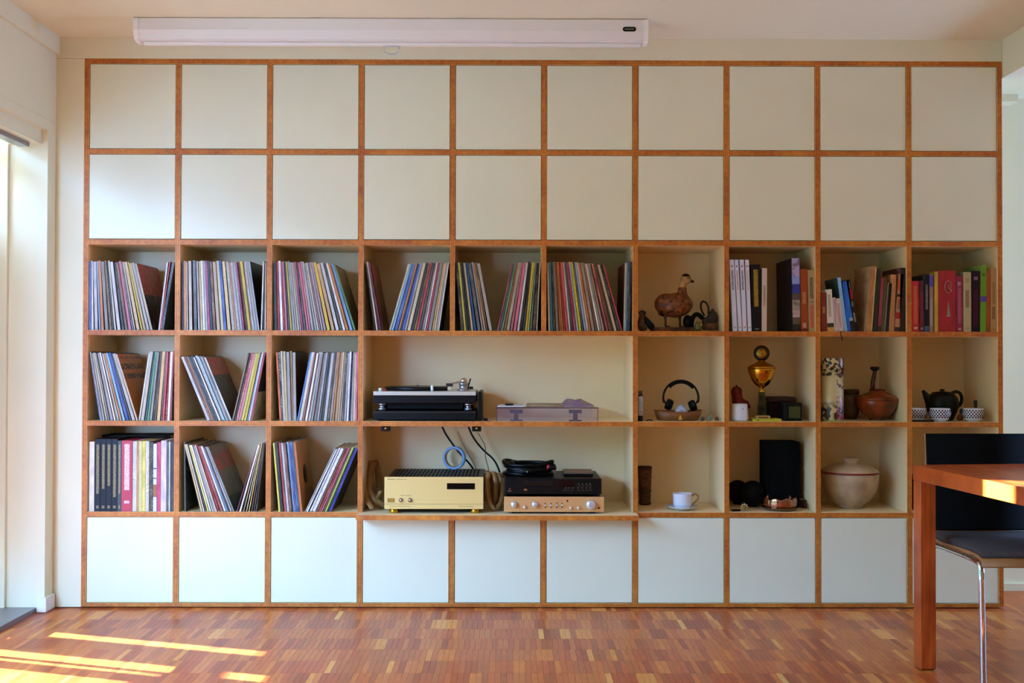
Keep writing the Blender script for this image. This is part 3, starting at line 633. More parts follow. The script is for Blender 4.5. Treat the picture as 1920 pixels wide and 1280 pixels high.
MB().bbox(-hw+.035, hw-.03, .03, .055, -hh-.014, -hh-.0005, .003).obj('weight_bar', lacq, ps)
hx = X(733, 85, YP)-(xa+xb_)/2
MB().tube([(hx+.033*math.cos(a), .04, -hh-.016-.034*abs(math.sin(a))**.6) for a in [math.pi*i/16 for i in range(17)]], .003, 8).tube([(hx-.03, .04, -hh-.0145), (hx+.03, .04, -hh-.0145)], .0025, 6).obj('pull_handle', mat('clear_plastic', 'eef0ee', .15, trans=.6), ps)
bx_ = X(1180, 55, YP)-(xa+xb_)/2; bz = Zz(1180, 55, YP)-ztop
bd = MB().prism([(bx_+sx*.019+.0095*math.cos(math.radians(a)), bz+.0095*math.sin(math.radians(a))) for sx, r0 in ((1, -90), (-1, 90)) for a in range(r0, r0+181, 20)], -.004, -.0005).obj('badge', blk, ps)
for k in range(7): MB().box(bx_-.019+k*.0056, bx_-.019+k*.0056+.0034, -.0046, -.004, bz-.0022, bz+.0022).obj('badge_letter', mat('pale_print', 'a8a078', .5), bd)
# ------------------------------------------------------------------ hi-fi bay, middle row
def sx(row, px, py, Y): return X(px, py, Y)
zs = ZS[4]
# platform and turntable
y0 = .012
pl = thing('isolation_platform', 'low black platform box carrying the turntable', 'platform', (X(796, 780, y0), y0, zs))
pw = (X(893, 780, y0)-X(700.5, 780, y0))/2; ph_ = .047
MB().bbox(-pw, pw, 0, .33, .006, ph_, .003).obj('body', blk, pl); MB().box(-pw, pw, -.003, 0, ph_-.008, ph_-.005).obj('trim_line', mat('dark_bronze', '3a2a1c', .4), pl)
for a in (-1, 1):
    for b in (.03, .30): MB().lathe([(0, 0), (.012, 0), (.012, .006), (0, .006)], (a*(pw-.03), b, 0), 14).obj('foot', blk, pl)
tt = thing('turntable', 'record player with silver top plate on the black platform', 'turntable', (X(796, 760, y0), y0, zs+ph_))
tw = (X(892, 737, y0)-X(700, 737, y0))/2
for a in (-1, 1):
    for b in (.04, .29):
        MB().lathe([(0, 0), (.016, 0), (.018, .004), (.018, .010), (.013, .012), (.013, .022), (.02, .024), (.02, .034), (0, .034)], (a*(tw-.035), b, 0), 18).obj('foot', steel if b < .1 else blk, tt)
MB().box(-tw+.06, tw-.06, .03, .3, .008, .0335).obj('suspension', blk2, tt)
zt = Zz(796, 741, y0)-zs-ph_
MB().bbox(-tw, tw, 0, .335, .034, zt, .002).obj('plinth', mat('dark_walnut_black', '0e0a08', .4), tt)
zt2 = Zz(796, 733.5, y0)-zs-ph_
top = MB().bbox(-tw, tw, -.001, .336, zt, zt2, .0015).obj('top_plate', mat('champagne_alloy', 'd0c8b4', .32, .35), tt)
MB().lathe([(0, 0), (.152, 0), (.152, .014), (.149, .018), (.148, .0185), (0, .0185)], (-.045, .17, zt2), 48).obj('platter', mat('platter_black', '15110f', .3), tt)
MB().lathe([(0, 0), (.003, 0), (.003, .012), (0, .013)], (-.045, .17, zt2+.0185), 10).obj('spindle', chrome, tt)
k = MB().lathe([(0, 0), (.008, 0), (.008, .014), (0, .014)], (-tw+.028, .03, zt2), 16).obj('start_knob', lacq, tt)
MB().bbox(-tw+.04, -tw+.055, .022, .04, zt2, zt2+.010, .002).obj('speed_button', mat('red_button', '8a1c18', .4), tt)
MB().cyl((X(810, 730, .04)-X(796, 760, y0), .03, zt2), (X(810, 730, .04)-X(796, 760, y0), .03, zt2+.026), .0062).obj('target_light', mat('milky_white', 'e8eaf4', .3), tt)
ax = tw-.06
arm = MB().lathe([(0, 0), (.032, 0), (.032, .006), (.02, .008), (.02, .026), (.024, .028), (.024, .036), (0, .036)], (ax, .14, zt2), 22).obj('tonearm_base', steel, tt)
MB().tube(smoothpts([(ax, .14, zt2+.040), (ax-.015, .08, zt2+.042), (ax-.05, .03, zt2+.034)], 2), .004, 8).obj('tonearm', chrome, tt)
MB().bbox(ax-.075, ax-.045, .012, .04, zt2+.022, zt2+.036, .002, T=None).obj('headshell', mat('headshell_brown', '2a1a16', .4), tt)
MB().bbox(ax-.068, ax-.05, .014, .034, zt2+.004, zt2+.0215, .002).obj('cartridge', mat('cartridge_ivory', 'c8b890', .4), tt)
MB().cyl((ax, .15, zt2+.042), (ax, .19, zt2+.042), .016).obj('counterweight', chrome, tt)
MB().tube([(ax+.022, .10, zt2+.006), (ax+.026, .09, zt2+.03), (ax+.034, .085, zt2+.056)], .003, 8).obj('cue_lever', blk, tt)
MB().bbox(ax+.028, ax+.046, .06, .085, zt2+.008, zt2+.020, .002).obj('anti_skate_dial', blk, tt)
hb = thing('dust_cover_hinge_board', 'upright thin black board beside the turntable on its right', 'board', (X(900, 780, .03), .03, zs))
MB().bbox(-.008, .008, 0, .31, .0, Zz(899, 734, .03)-zs, .003).obj('board', blk, hb); MB().box(-.0095, -.0081, .02, .05, .02, .1).obj('bronze_strip', mat('dark_bronze', '3a2a1c', .4), hb)
# black plug
pg = thing('power_plug', 'small black plug lying on the shelf right of the turntable', 'plug', (X(911, 787, .02), .02, zs))
MB().bbox(-.013, .008, -.008, .008, .0, .014, .004).obj('body', blk, pg); MB().cyl((-.012, 0, .010), (-.018, 0, .022), .004).obj('collar', blk, pg); MB().cyl((.008, 0, .007), (.02, 0, .010), .0018).obj('pin', steel, pg)
# acrylic dust cover
y0 = .02
dx0, dx1 = X(931, 780, y0), X(1121, 780, y0); dzh = Zz(1000, 763.5, y0)-zs
dc = thing('dust_cover', 'smoky clear acrylic dust cover lying on the shelf', 'dust cover', ((dx0+dx1)/2, y0, zs)); dw = (dx1-dx0)/2
acr = mat('smoked_acrylic', 'c0a4b4', .05, alpha=.11)
for nm, q4 in (('front_wall', (-dw, dw, 0, .003, 0, dzh-.003)), ('rear_wall', (-dw, dw, .337, .34, 0, dzh-.003)), ('side_wall', (-dw, -dw+.003, .0031, .3369, 0, dzh-.003)), ('side_wall', (dw-.003, dw, .0031, .3369, 0, dzh-.003)), ('lid', (-dw, dw, 0, .34, dzh-.003, dzh))):
    MB().box(*q4).obj(nm, acr, dc)
edge = mat('acrylic_edge', '4a2c34', .2)
MB().box(-dw-.0006, dw+.0006, -.0012, -.0002, dzh-.004, dzh+.0003).obj('rim', edge, dc)
for a in (-dw, dw): MB().box(a-.0012, a+.0012, -.0012, -.0002, 0, dzh-.0042).obj('rim', edge, dc)
for px in (968, 1079):
    h = X(px, 780, y0)-(dx0+dx1)/2
    MB().box(h-.029, h+.029, .004, .016, .036, .052).box(h-.010, h+.010, .004, .016, .006, .036).box(h-.028, h+.028, .004, .016, 0.0005, .006).obj('hinge', mat('hinge_brown', '14100f', .5), dc)
zl = zs+dzh
def onlid(name, lab, cat, px0, px1, h, ya, yb, m, r=.002):
    t = MB().bbox(X(px0, 765, ya), X(px1, 765, ya), ya, yb, zl+.0002, zl+h, r).obj(name, m); return tag(t, lab, cat)
pb = onlid('paper_leaflet', 'white paper leaflet on the left end of the dust cover', 'leaflet', 933, 985, .006, .05, .24, mat('paper_white', 'd8d8d4', .7, var=.15, scale=40))
t = MB().bbox(X(947, 762, .07), X(962, 762, .07), .07, .16, zl+.0064, zl+.013, .002).obj('lens_cap', blk); tag(t, 'small flat black object resting on the white leaflet', 'cap')
onlid('paper_bag', 'crumpled tan paper strip lying along the dust cover', 'paper', 988, 1058, .012, .06, .2, mat('tan_paper', 'a89068', .7, var=.35, scale=50, bump=.6), .004)
rnd = random.Random(3); mb = MB()
xc0 = X(1083, 760, .12); n1, n2 = 22, 10; vs = []; fs = []
for i in range(n1+1):
    for k in range(n2+1):
        u, v = i/n1*2-1, k/n2*2-1; d = max(0, 1-u*u)**.5*max(0, 1-v*v)**.35
        vs.append((xc0+u*.075, .14+v*.08, zl+.0006+d*(.026+.007*math.sin(7*u+3*v)*math.cos(5*v))*(1.15-.35*u)))
for i in range(n1):
    for k in range(n2): fs.append((i*(n2+1)+k, (i+1)*(n2+1)+k, (i+1)*(n2+1)+k+1, i*(n2+1)+k+1))
mb.add(vs, fs, 0, True); tag(mb.obj('plastic_bag', mat('mauve_film', '9a7a94', .25, alpha=.75, var=.3, scale=30)), 'crumpled mauve plastic bag on the right end of the dust cover', 'plastic bag')
# ------------------------------------------------------------------ hi-fi bay, lower row
z5 = ZS[5]
y0 = -.045
ax0, ax1 = X(720.6, 925, y0), X(906.4, 925, y0); aw = (ax1-ax0)/2
za = Zz(813, 954, y0)-z5; zb2 = Zz(813, 894, y0)-z5
amp = thing('power_amplifier', 'large champagne gold amplifier with dark display on the lower hi-fi shelf', 'amplifier', ((ax0+ax1)/2, y0, z5))
goldm = mat('champagne_gold', 'ecc97c', .38, .2); gold2 = mat('gold_foot', 'c8a030', .16, 1)
fp = MB().bbox(-aw, aw, 0, .014, za, zb2, .0015).obj('front_panel', goldm, amp)
MB().box(-aw, aw, -.0006, 0, za+.0215, za+.0228).obj('panel_groove', mat('gold_shadow', '8a7040', .5), fp)
MB().bbox(-aw+.008, aw-.002, .0141, .40, za+.002, zb2-.004, .002).obj('case', mat('amp_case_bronze', '2c2218', .45), amp)
MB().box(-aw+.025, aw-.025, .03, .38, zb2-.0039, zb2-.0028).obj('vent_panel', blk2, amp)
for k in range(24): MB().box(-aw+.03+k*.0168, -aw+.03+k*.0168+.007, .035, .375, zb2-.0027, zb2-.001).obj('vent_rib', mat('amp_rib', '1c1712', .4), amp)
for a in (-aw+.040, aw-.038):
    for b in (.03, .34): MB().lathe([(0, 0), (.020, 0), (.0225, .003), (.0225, za-.002), (.02, za), (0, za)], (a, b, 0), 22).obj('foot', gold2, amp)
u = 1/417.; cxm = 813.5
def ap(px, py): return (X(px, py, y0)-(ax0+ax1)/2, Zz(px, py, y0)-z5)
a0, a1 = ap(838, 917), ap(890.5, 905.6)
dsp = MB().bbox(a0[0], a1[0], -.0016, 0, a0[1], a1[1], .0007, seg=1).obj('display_window', mat('display_black', '080506', .12), fp)
for px in (751.5, 768.7):
    c = ap(px, 937)
    kn = MB().cyl((c[0], -.0005, c[1]), (c[0], -.009, c[1]), .0088).obj('knob', mat('knob_bronze', '8a6a40', .3, .7), fp)
    MB().cyl((c[0], -.009, c[1]), (c[0], -.0105, c[1]), .0045).obj('knob_cap', mat('knob_pale', 'd8ccb0', .3, .4), kn)
c = ap(732.8, 937.5); MB().bbox(c[0]-.0150, c[0]+.0150, -.003, 0, c[1]-.0088, c[1]+.0088, .001).obj('power_button', mat('button_gold', 'a87c30', .4, .3), fp)
pr = mat('panel_print', '7a6030', .6)
def dashes(px0, px1, py, par, apf, m, hgt=.0016, seed=1):
    rnd = random.Random(seed); x = px0
    mb = MB()
    while x < px1:
        w = rnd.uniform(1.0, 2.4); a = apf(x, py); mb.box(a[0], a[0]+w/417, -.0007, -.0001, a[1]-hgt/2, a[1]+hgt/2); x += w+rnd.uniform(.5, .9)
    return mb.obj('lettering', m, par)
dashes(726, 740, 898, fp, ap, mat('panel_print_dark', '5a4a28', .6), .0026, 1); dashes(743, 763, 898.3, fp, ap, pr, .002, 2); dashes(730, 768, 949, fp, ap, pr, .002, 3); dashes(860, 886, 949, fp, ap, pr, .002, 4)
dashes(751, 771, 928.5, fp, ap, pr, .0018, 5)
# pre-amplifier and CD player
y0p = -.05
px0_, px1_ = X(945, 945, y0p), X(1132.5, 945, y0p); qw = (px1_-px0_)/2
def pp(px, py): return (X(px, py, y0p)-(px0_+px1_)/2, Zz(px, py, y0p)-z5)
pre = thing('preamplifier', 'slim copper-gold preamplifier with white knobs under the black player', 'amplifier', ((px0_+px1_)/2, y0p, z5))
zp0, zp1 = .009, pp(1040, 931)[1]
cop = mat('copper_gold', 'dca468', .36, .2)
pf = MB().bbox(-qw, qw, 0, .010, zp0, zp1, .0012).obj('front_panel', cop, pre)
MB().bbox(-qw+.01, qw-.01, .0101, .36, zp0+.001, zp1-.003, .002).obj('case', blk, pre)
for a in (-qw+.05, qw-.05):
    for b in (.04, .31): MB().lathe([(0, 0), (.017, 0), (.017, .0095), (0, .0095)], (a, b, 0), 16).obj('foot', blk, pre)
kw = mat('knob_white_metal', 'd8d4cc', .25, .5)
def knob(px, py, r, L, par=pf, f=pp, m=kw):
    c = f(px, py); MB().lathe([(0, 0), (r*1.05, 0), (r*1.05, L*.25), (r, L*.3), (r, L*.92), (r*.93, L), (0, L)], (c[0], -.0004, c[1]), 24, T=Matrix.Rotation(math.pi/2, 3, 'X')).obj('knob', m, par)
S9 = 9.366
def z9(x, y): return 935+x/S9, 860+y/S9
for (x, y, r, L) in ((265, 795, .0125, .022), (455, 845, .006, .012), (632, 795, .0125, .022), (1268, 860, .006, .012), (1400, 860, .006, .012), (1612, 800, .0195, .024)): knob(*z9(x, y), r, L)
for x in (820, 920, 1020, 1112):
    c = pp(*z9(x, 815)); sw = MB().bbox(c[0]-.0026, c[0]+.0026, -.0012, 0, c[1]-.013, c[1]+.012, .0005, seg=1).obj('switch_slot', mat('slot_brown', '7a5428', .5), pf)
    MB().cyl((c[0], -.001, c[1]), (c[0], -.012, c[1]+.001), .0036).obj('toggle', kw, sw)
for x, y in ((1208, 738), (1760, 862)):
    c = pp(*z9(x, y)); MB().cyl((c[0], -.0002, c[1]), (c[0], -.0012, c[1]), .004).obj('jack_socket', blk2, pf)
zc0 = zp1+.0015
cdx0, cdx1 = X(945.7, 912, y0p+.01), X(1128, 912, y0p+.01); cw = (cdx1-cdx0)/2
cdp = thing('cd_player', 'black compact disc player stacked on the copper-gold preamplifier', 'cd player', ((cdx0+cdx1)/2, y0p+.01, z5+zp1-.003))
hcd = Zz(1040, 897, y0p+.01)-(z5+zp1-.003)
def cp(px, py): return (X(px, py, y0p+.01)-(cdx0+cdx1)/2, Zz(px, py, y0p+.01)-(z5+zp1-.003))
cf = MB().bbox(-cw, cw, 0, .34, .013, hcd, .0025).obj('body', mat('warm_black', '100b08', .4), cdp)
for a in (-cw+.04, cw-.04):
    for b in (.04, .29): MB().lathe([(0, .0004), (.015, .0004), (.015, .0135), (0, .0135)], (a, b, 0), 16).obj('foot', blk, cdp)
def crect(nm, x0, y0_, x1, y1_, m, d=.0012):
    a = cp(*z9(x0, y1_)); b = cp(*z9(x1, y0_)); return MB().bbox(a[0], b[0], -d, 0, a[1], b[1], min(.0005, abs(b[1]-a[1])*.2), seg=1).obj(nm, m, cf)
crect('disc_tray', 440, 385, 950, 470, mat('tray_black', '1c1410', .3), .0025); crect('display_window', 1035, 375, 1320, 485, mat('display_red', '240808', .15))
crect('tray_gap', 445, 478, 945, 492, blk2); crect('power_button', 170, 365, 280, 420, blk2, .003)
bt = mat('button_brown', '2c2018', .4)
for x in (1390, 1455, 1530, 1590): crect('button', x, 462, x+48, 485, bt, .002)
for x in (1130, 1190, 1260, 1380, 1450, 1520, 1590): crect('button', x, 540, x+50, 562, bt, .002)
lt = mat('label_print', '7a6c50', .6)
for x in (1393, 1458, 1530, 1590): crect('lettering', x, 434, x+26, 446, lt, .0006)
for x in (1170, 1225, 1290, 1380, 1450, 1525, 1590): crect('lettering', x, 505, x+28, 516, lt, .0006)
crect('disc_badge', 445, 525, 498, 560, mat('amber_print', '9a6420', .5), .0008); crect('status_lamp', 180, 512, 206, 534, mat('lamp_red', '8a3a28', .4), .001); crect('lettering', 158, 556, 225, 570, lt, .0006)
c = cp(*z9(1720, 510)); MB().cyl((c[0], -.0002, c[1]), (c[0], -.006, c[1]), .0045).obj('knob', blk2, cf); c = cp(*z9(1027, 545)); MB().cyl((c[0], -.0002, c[1]), (c[0], -.001, c[1]), .004).obj('jack_socket', blk2, cf)
zcd = z5+zp1-.003+hcd
# coiled cable on the player
mb = MB(); cxk = X(991, 886, .08)
for k in range(9):
    R1 = .112-.010*(k % 4); pts = [(cxk+R1*math.cos(a)+.006*math.sin(k*2), .11+.085*math.sin(a)+.006*math.cos(k), zcd+.0095+.0052*k+(.014*max(0, math.sin(2*a+.6+k*.2)) if k > 3 else .002*math.sin(2*a))) for a in [2*math.pi*i/40 for i in range(40)]]
    mb.tube(pts, .0085, 8, closed=True)
cb = thing('coiled_cable', 'thick black cable coiled on top of the disc player', 'cable', (0, 0, 0)); mb.obj('coil', mat('cable_black', '050505', .3), cb)
MB().cyl((cxk+.085, .03, zcd+.045), (cxk+.122, .04, zcd+.038), .010).obj('plug', blk, cb); MB().cyl((cxk+.083, .0297, zcd+.0453), (cxk+.088, .031, zcd+.0445), .0106).obj('plug_ring', mat('red_ring', 'c02830', .4), cb)
MB().cyl((cxk-.012, .018, zcd+.024), (cxk-.004, .012, zcd+.024), .004).obj('buckle', chrome, cb)
for k in range(2):
    t = thing('cd_case', ('upper' if k else 'lower')+' of two stacked disc cases on the right of the disc player', 'cd case', (X(1085, 890, .06), .06, zcd+.0003+k*.0106))
    MB().bbox(-.066, .066, 0, .12, 0, .0102, .001, seg=1).obj('case', mat('case_dark', '14100e', .3) if k == 0 else mat('case_tan', '7a5a40', .35), t); MB().box(-.062, .062, .003, .117, .0102, .0104).obj('inlay', mat('inlay_tan', '8a6a4c', .5, var=.3, scale=60), t)
# under-shelf clips
for px in (723, 893.5):
    t = thing('cable_clip', ('left' if px < 800 else 'right')+' black clip with brass screw under the turntable shelf', 'clip', (X(px, 803, .012), .012, hz(2)))
    MB().bbox(-.0205, .0205, 0, .03, -.024, -.0005, .003).obj('body', blk, t); MB().cyl((0, -.0005, -.010), (0, -.003, -.010), .005).obj('screw', brass, t)
def cable(name, lab, pts, r, m, it=3): return tag(MB().tube(smoothpts(pts, it), r, 8).obj(name, m), lab, 'cable')
cm = mat('cable_navy', '16181f', .4)
def pz(px, py, Y): return at(px, py, Y)
cable('black_cable', 'black cable hanging from the turntable shelf behind the gold amplifier', [pz(829, 799.5, .25)-Vector((0, 0, .001)), pz(838, 818, .27), pz(862, 850, .30), pz(880, 868, .33), pz(891, 884, .363), pz(893, 920, .363)], .0045, cm)
cable('black_cable', 'black cable running from the right clip to the disc player', [pz(878.5, 800.5, .20), pz(888, 822, .23), pz(907, 845, .27), pz(926, 860, .30), pz(936, 880, .33), pz(942, 905, .345)], .0045, cm)
cable('thin_brown_cable', 'thin brown wire swinging below the right clip', [pz(896, 811, .10), pz(905, 826, .22), pz(911, 838, .25), pz(909, 855, .28), pz(917, 880, .30), pz(919, 905, .31)], .0018, mat('wire_brown', '6a4030', .4))
cable('thin_brown_cable', 'thin brown wire behind the blue tape ring', [pz(858, 808, .36), pz(872, 842, .365), pz(888, 868, .365), pz(894, 882, .365), pz(895, 915, .365)], .0012, mat('wire_brown', '6a4030', .4))
# tape ring standing on the amplifier's rear
tr = at(852, 864, .30); rz_ = z5+zb2+.0005; R = .0545
t = thing('tape_ring', 'blue adhesive tape roll standing on the rear of the amplifier', 'tape roll', (tr.x, .29, rz_))
def ringm(r0, r1, y0_, y1_): return MB().lathe([(r0, y0_), (r1, y0_), (r1, y1_), (r0, y1_), (r0, y0_)], (0, 0, R), 40, T=Matrix.Rotation(math.radians(-78), 3, 'Z') @ Matrix.Rotation(math.pi/2, 3, 'Y') if False else Matrix.Rotation(math.radians(-14), 3, 'Z') @ Matrix.Rotation(math.pi/2, 3, 'X'))
ringm(.044, R, -.012, .012).obj('tape', mat('tape_blue', '7fa4cc', .4), t); ringm(.042, .0438, -.0125, .0125).obj('core', mat('tape_core', 'a07850', .7), t)
# flat brown speaker ribbons
rib = mat('ribbon_translucent', 'a47c48', .3, var=.3, scale=25)
def ribcoil(lab, loops):
    mb = MB()
    for pts, w in loops: mb.ribbon(smoothpts(pts, 4), w, .0016, wdir=Vector((1, .35, 0)))
    return tag(mb.obj('ribbon_cable', rib), lab, 'cable')
def lp(*p): return [at(a, b, y) for a, b, y in p]
ribcoil('loops of flat brown ribbon cable left of the gold amplifier', [
    (lp((699, 953, .02), (688, 935, .06), (685, 905, .12), (693, 868, .20), (703, 862, .24), (709, 880, .22), (711, 915, .16)), .03),
    (lp((722, 950, .10), (703, 938, .07), (694, 915, .10), (696, 885, .16), (701, 864, .19), (706, 872, .23)), .028),
    (lp((690, 952, .10), (684, 930, .15), (686, 900, .2), (696, 875, .25)), .028), (lp((716, 920, .05), (708, 932, .08), (711, 950, .14)), .024)])
ribcoil('loops of flat brown ribbon cable between the gold amplifier and the preamplifier', [
    (lp((917, 886, .10), (913, 900, .06), (916, 935, .03), (925, 954, .02), (938, 948, .03), (943, 925, .08), (944, 895, .14)), .022),
    (lp((920, 884, .16), (926, 884, .12), (931, 900, .08), (930, 940, .08), (926, 953, .12)), .026),
    (lp((934, 886, .22), (941, 889, .18), (942, 905, .16), (938, 930, .18), (934, 950, .2)), .026), (lp((912, 888, .2), (918, 884, .22), (924, 890, .24), (924, 945, .24)), .026)])
# ------------------------------------------------------------------ seventh column: duck, figurines
def floorpt(px, row, Y): return Vector((X(px, YB[row], Y), Y, ZS[row]))
feath = mat('painted_feathers', '94501f', .5, var=.6, scale=55, col2='3a1e0e', bump=.4); tanf = mat('painted_tan', 'b8854c', .5, var=.35, scale=45)
dkf = mat('painted_dark', '1c1610', .5, var=.4, scale=40)
def remesh(o, vox):
    m = o.modifiers.new('remesh', 'REMESH'); m.mode = 'VOXEL'; m.voxel_size = vox; m.use_smooth_shade = True
    s = o.modifiers.new('smooth', 'SMOOTH'); s.iterations = 5; s.factor = .5; return o
yd = .14; b0 = floorpt(1262, 3, yd)
bd_ = tag(MB().bbox(X(1222, 615, yd)-b0.x, X(1304, 615, yd)-b0.x, -.05, .07, 0, .0205, .002).obj('wooden_plinth', mat('plinth_wood', '7a3a1a', .45, var=.5, scale=8, col2='2e160a', stretch=(3, 1, 1)), loc=b0), 'dark wooden base board under the standing duck', 'plinth')
dk = thing('duck_figure', 'brown carved duck standing upright on a wooden board', 'figurine', b0+Vector((0, 0, .0208)))
def dp(px, py, dy=0): v = at(px, py, yd+dy); return Vector((v.x-b0.x, dy, v.z-b0.z-.0208))
body = MB().ball(dp(1267, 572), .080, .062, .058, 28, T=Matrix.Rotation(math.radians(-6), 3, 'Y')).ball(dp(1250, 570), .058, .05, .05, 24)
body.ball(dp(1243, 575), .024, .03, .045, 18, T=Matrix.Rotation(math.radians(14), 3, 'Y')).tube([dp(1247, 560), dp(1240, 575), dp(1237, 590)], [.03, .022, .008], 12)
body.tube([dp(1278, 562), dp(1279, 548), dp(1279, 538)], [.035, .022, .019], 16)
remesh(body.obj('body', feath, dk), .0045)
hd = MB().tube([dp(1279, 551), dp(1279, 540), dp(1281, 530), dp(1284, 523)], [.018, .0165, .018, .02], 16).ball(dp(1286, 524), .027, .024, .024, 22)
remesh(hd.obj('head', tanf, dk), .0035)
MB().ball(dp(1286, 519.5, -.0), .021, .020, .017, 20).obj('crown', dkf, dk)
MB().add([dp(1293, 522), dp(1293, 522)+Vector((0, -.011, -.004)), dp(1293, 522)+Vector((0, .011, -.004)), dp(1293, 530)+Vector((0, -.008, 0)), dp(1293, 530)+Vector((0, .008, 0)), dp(1301.5, 527.5)+Vector((0, -.005, .001)), dp(1301.5, 527.5)+Vector((0, .005, .001)), dp(1301, 529.5)], [(0, 1, 5), (0, 5, 6), (0, 6, 2), (1, 3, 7, 5), (2, 6, 7, 4), (3, 4, 7), (5, 7, 6), (0, 2, 4, 3, 1)]).obj('beak', dkf, dk)
MB().ball(dp(1290, 521.5, -.0205), .003).obj('eye', blk, dk)
for px, dy in ((1248, -.015), (1275, .02)):
    f0 = dp(px, 612, dy); f0.z = 0
    MB().tube([dp(px-1, 590, dy), dp(px, 600, dy), f0+Vector((0, 0, .004))], [.009, .005, .005], 10).tube([f0+Vector((0, 0, .003)), f0+Vector((.02, -.008, .0028))], [.005, .0028], 8).tube([f0+Vector((0, 0, .003)), f0+Vector((.02, .008, .0028))], [.005, .0028], 8).obj('leg', mat('leg_brown', '4a2412', .5), dk)
MB().ball(dp(1238, 581, -.008), .008, .02, .034, 16, T=Matrix.Rotation(math.radians(-22), 3, 'Y')).obj('tail', dkf, dk)
fg = floorpt(1208, 3, .10)
t = thing('bird_figurine', 'small dark crouching bird figurine at the left wall of the duck cell', 'figurine', fg)
def fp2(px, py, dy=0): v = at(px, py, .10+dy); return Vector((v.x-fg.x, dy, max(.004, v.z-fg.z)))
remesh(MB().ball(fp2(1205, 613), .022, .022, .022, 18).tube([fp2(1201, 612), fp2(1203, 600), fp2(1205, 588)], [.022, .016, .013], 14).ball(fp2(1204, 586), .019, .014, .011, 16).obj('body', mat('figurine_brown', '5a3a1c', .5, var=.6, scale=60, col2='1a100a'), t), .0035)
MB().tube([fp2(1207, 592), fp2(1214, 603), fp2(1222, 613), fp2(1226, 619)], [.006, .014, .016, .006], 12).obj('wing', mat('figurine_navy', '12121c', .4), t)
fg2 = floorpt(1326, 3, .13)
t = thing('basket_figure', 'small dark wicker basket with tall looped handle right of the duck', 'basket', fg2)
def fp3(px, py, dy=0): v = at(px, py, .13+dy); return Vector((v.x-fg2.x, dy, max(.002, v.z-fg2.z)))
wic = mat('wicker_dark', '3a2414', .6, var=.6, scale=90, col2='140a06', bump=.5)
MB().lathe([(0, 0), (.034, 0), (.037, .012), (.033, .03), (.03, .034), (0, .034)], fp3(1331, 618)*1+Vector((0, 0, -.002)), 22).obj('base', mat('wicker_red', '6a3a22', .6, var=.5, scale=70), t)
remesh(MB().ball(fp3(1336, 596), .026, .024, .036, 18).tube([fp3(1336, 590), fp3(1337, 578)], [.012, .006], 10).ball(fp3(1323, 603), .018, .018, .022, 16).obj('bundle', wic, t), .0035)
MB().tube(smoothpts([fp3(1321, 592), fp3(1314, 580), fp3(1314, 568), fp3(1318, 564), fp3(1324, 567), fp3(1329, 577), fp3(1328, 588)], 3), .0042, 8).obj('handle', mat('handle_plum', '1c1014', .45), t)
fg3 = floorpt(1304, 3, .20)
t = thing('bottle_figure', 'dark green bird-shaped flask between the duck and the basket', 'flask', fg3)
def fp4(px, py, dy=0): v = at(px, py, .20+dy); return Vector((v.x-fg3.x, dy, max(.004, v.z-fg3.z)))
remesh(MB().tube(smoothpts([fp4(1297, 616), fp4(1297, 600), fp4(1302, 590), fp4(1308, 588), fp4(1315, 594), fp4(1318, 598)], 2), .011, 12).ball(fp4(1289, 604), .022, .02, .036, 18).obj('body', mat('flask_dark', '10120e', .3), t), .0035)
fg4 = floorpt(1309, 3, .06)
t = thing('olive_pot', 'tiny olive and ochre pot in front of the basket', 'pot', fg4)
MB().lathe([(0, 0), (.014, 0), (.017, .012), (.014, .03), (.011, .044), (.009, .044), (.011, .03), (0, .02)], (0, 0, 0), 20).obj('body', mat('olive_glaze', '5a5420', .3, var=.4, scale=40), t); MB().ball((.012, -.008, .030), .004).obj('bead', brass, t)
# seventh column, middle: tray with headphones
yt_ = .12; hp0 = floorpt(1272, 4, yt_)
def hp(px, py, dy=0): v = at(px, py, yt_+dy); return Vector((v.x-hp0.x, dy, v.z-hp0.z))
tray = thing('wooden_tray', 'shallow boat-shaped wooden tray holding the headphones', 'tray', hp0)
woodt = mat('tray_wood', '8a5426', .45, var=.4, scale=10, stretch=(1, 4, 4))
hgt = hp(1270, 770)[2]
def traymesh():
    mb = MB(); n = 40; rings = [(.80, 0, .8), (.86, .004, .86), (1.0, hgt, 1.0), (.965, hgt, .95), (.82, .010, .82)]
    L_, Wd = (X(1313, 775, yt_)-X(1223, 775, yt_))/2, .075; vs = []; fs = []
    for s_, z, _ in rings:
        for k in range(n):
            a = 2*math.pi*k/n; ca, sa = math.cos(a), math.sin(a)
            x = L_*s_*math.copysign(abs(ca)**.75, ca); y = Wd*s_*math.copysign(abs(sa)**.75, sa)
            vs.append((x-.003, y, z+(.006*abs(ca)**3 if z > .02 else 0)))
    for i in range(len(rings)-1):
        for k in range(n): fs.append((i*n+k, i*n+(k+1) % n, (i+1)*n+(k+1) % n, (i+1)*n+k))
    fs += [tuple(range(n)), tuple(4*n+k for k in range(n))]
    return mb.add(vs, fs, 0, True)
traymesh().obj('bowl', woodt, tray)
MB().prism([(hp(1271, 786)[0]-.009, .006), (hp(1271, 786)[0]+.009, .006), (hp(1271, 786)[0]+.003, .026), (hp(1271, 786)[0]-.003, .026)], -.0745, -.0725).obj('inlay', mat('inlay_bright', 'd89a40', .3), tray)
hph = thing('headphones', 'black over-ear headphones standing in the wooden tray', 'headphones', hp0+Vector((0, 0, .0108)))
def hq(px, py, dy=0): v = hp(px, py, dy); v.z -= .0108; return v
band = [hq(1276.5+33*math.cos(math.radians(a)), 746-33*math.sin(math.radians(a))) for a in range(-15, 196, 6)]
MB().ribbon(band, .022, .007, wdir=Vector((0, 1, 0))).obj('headband', blk, hph)
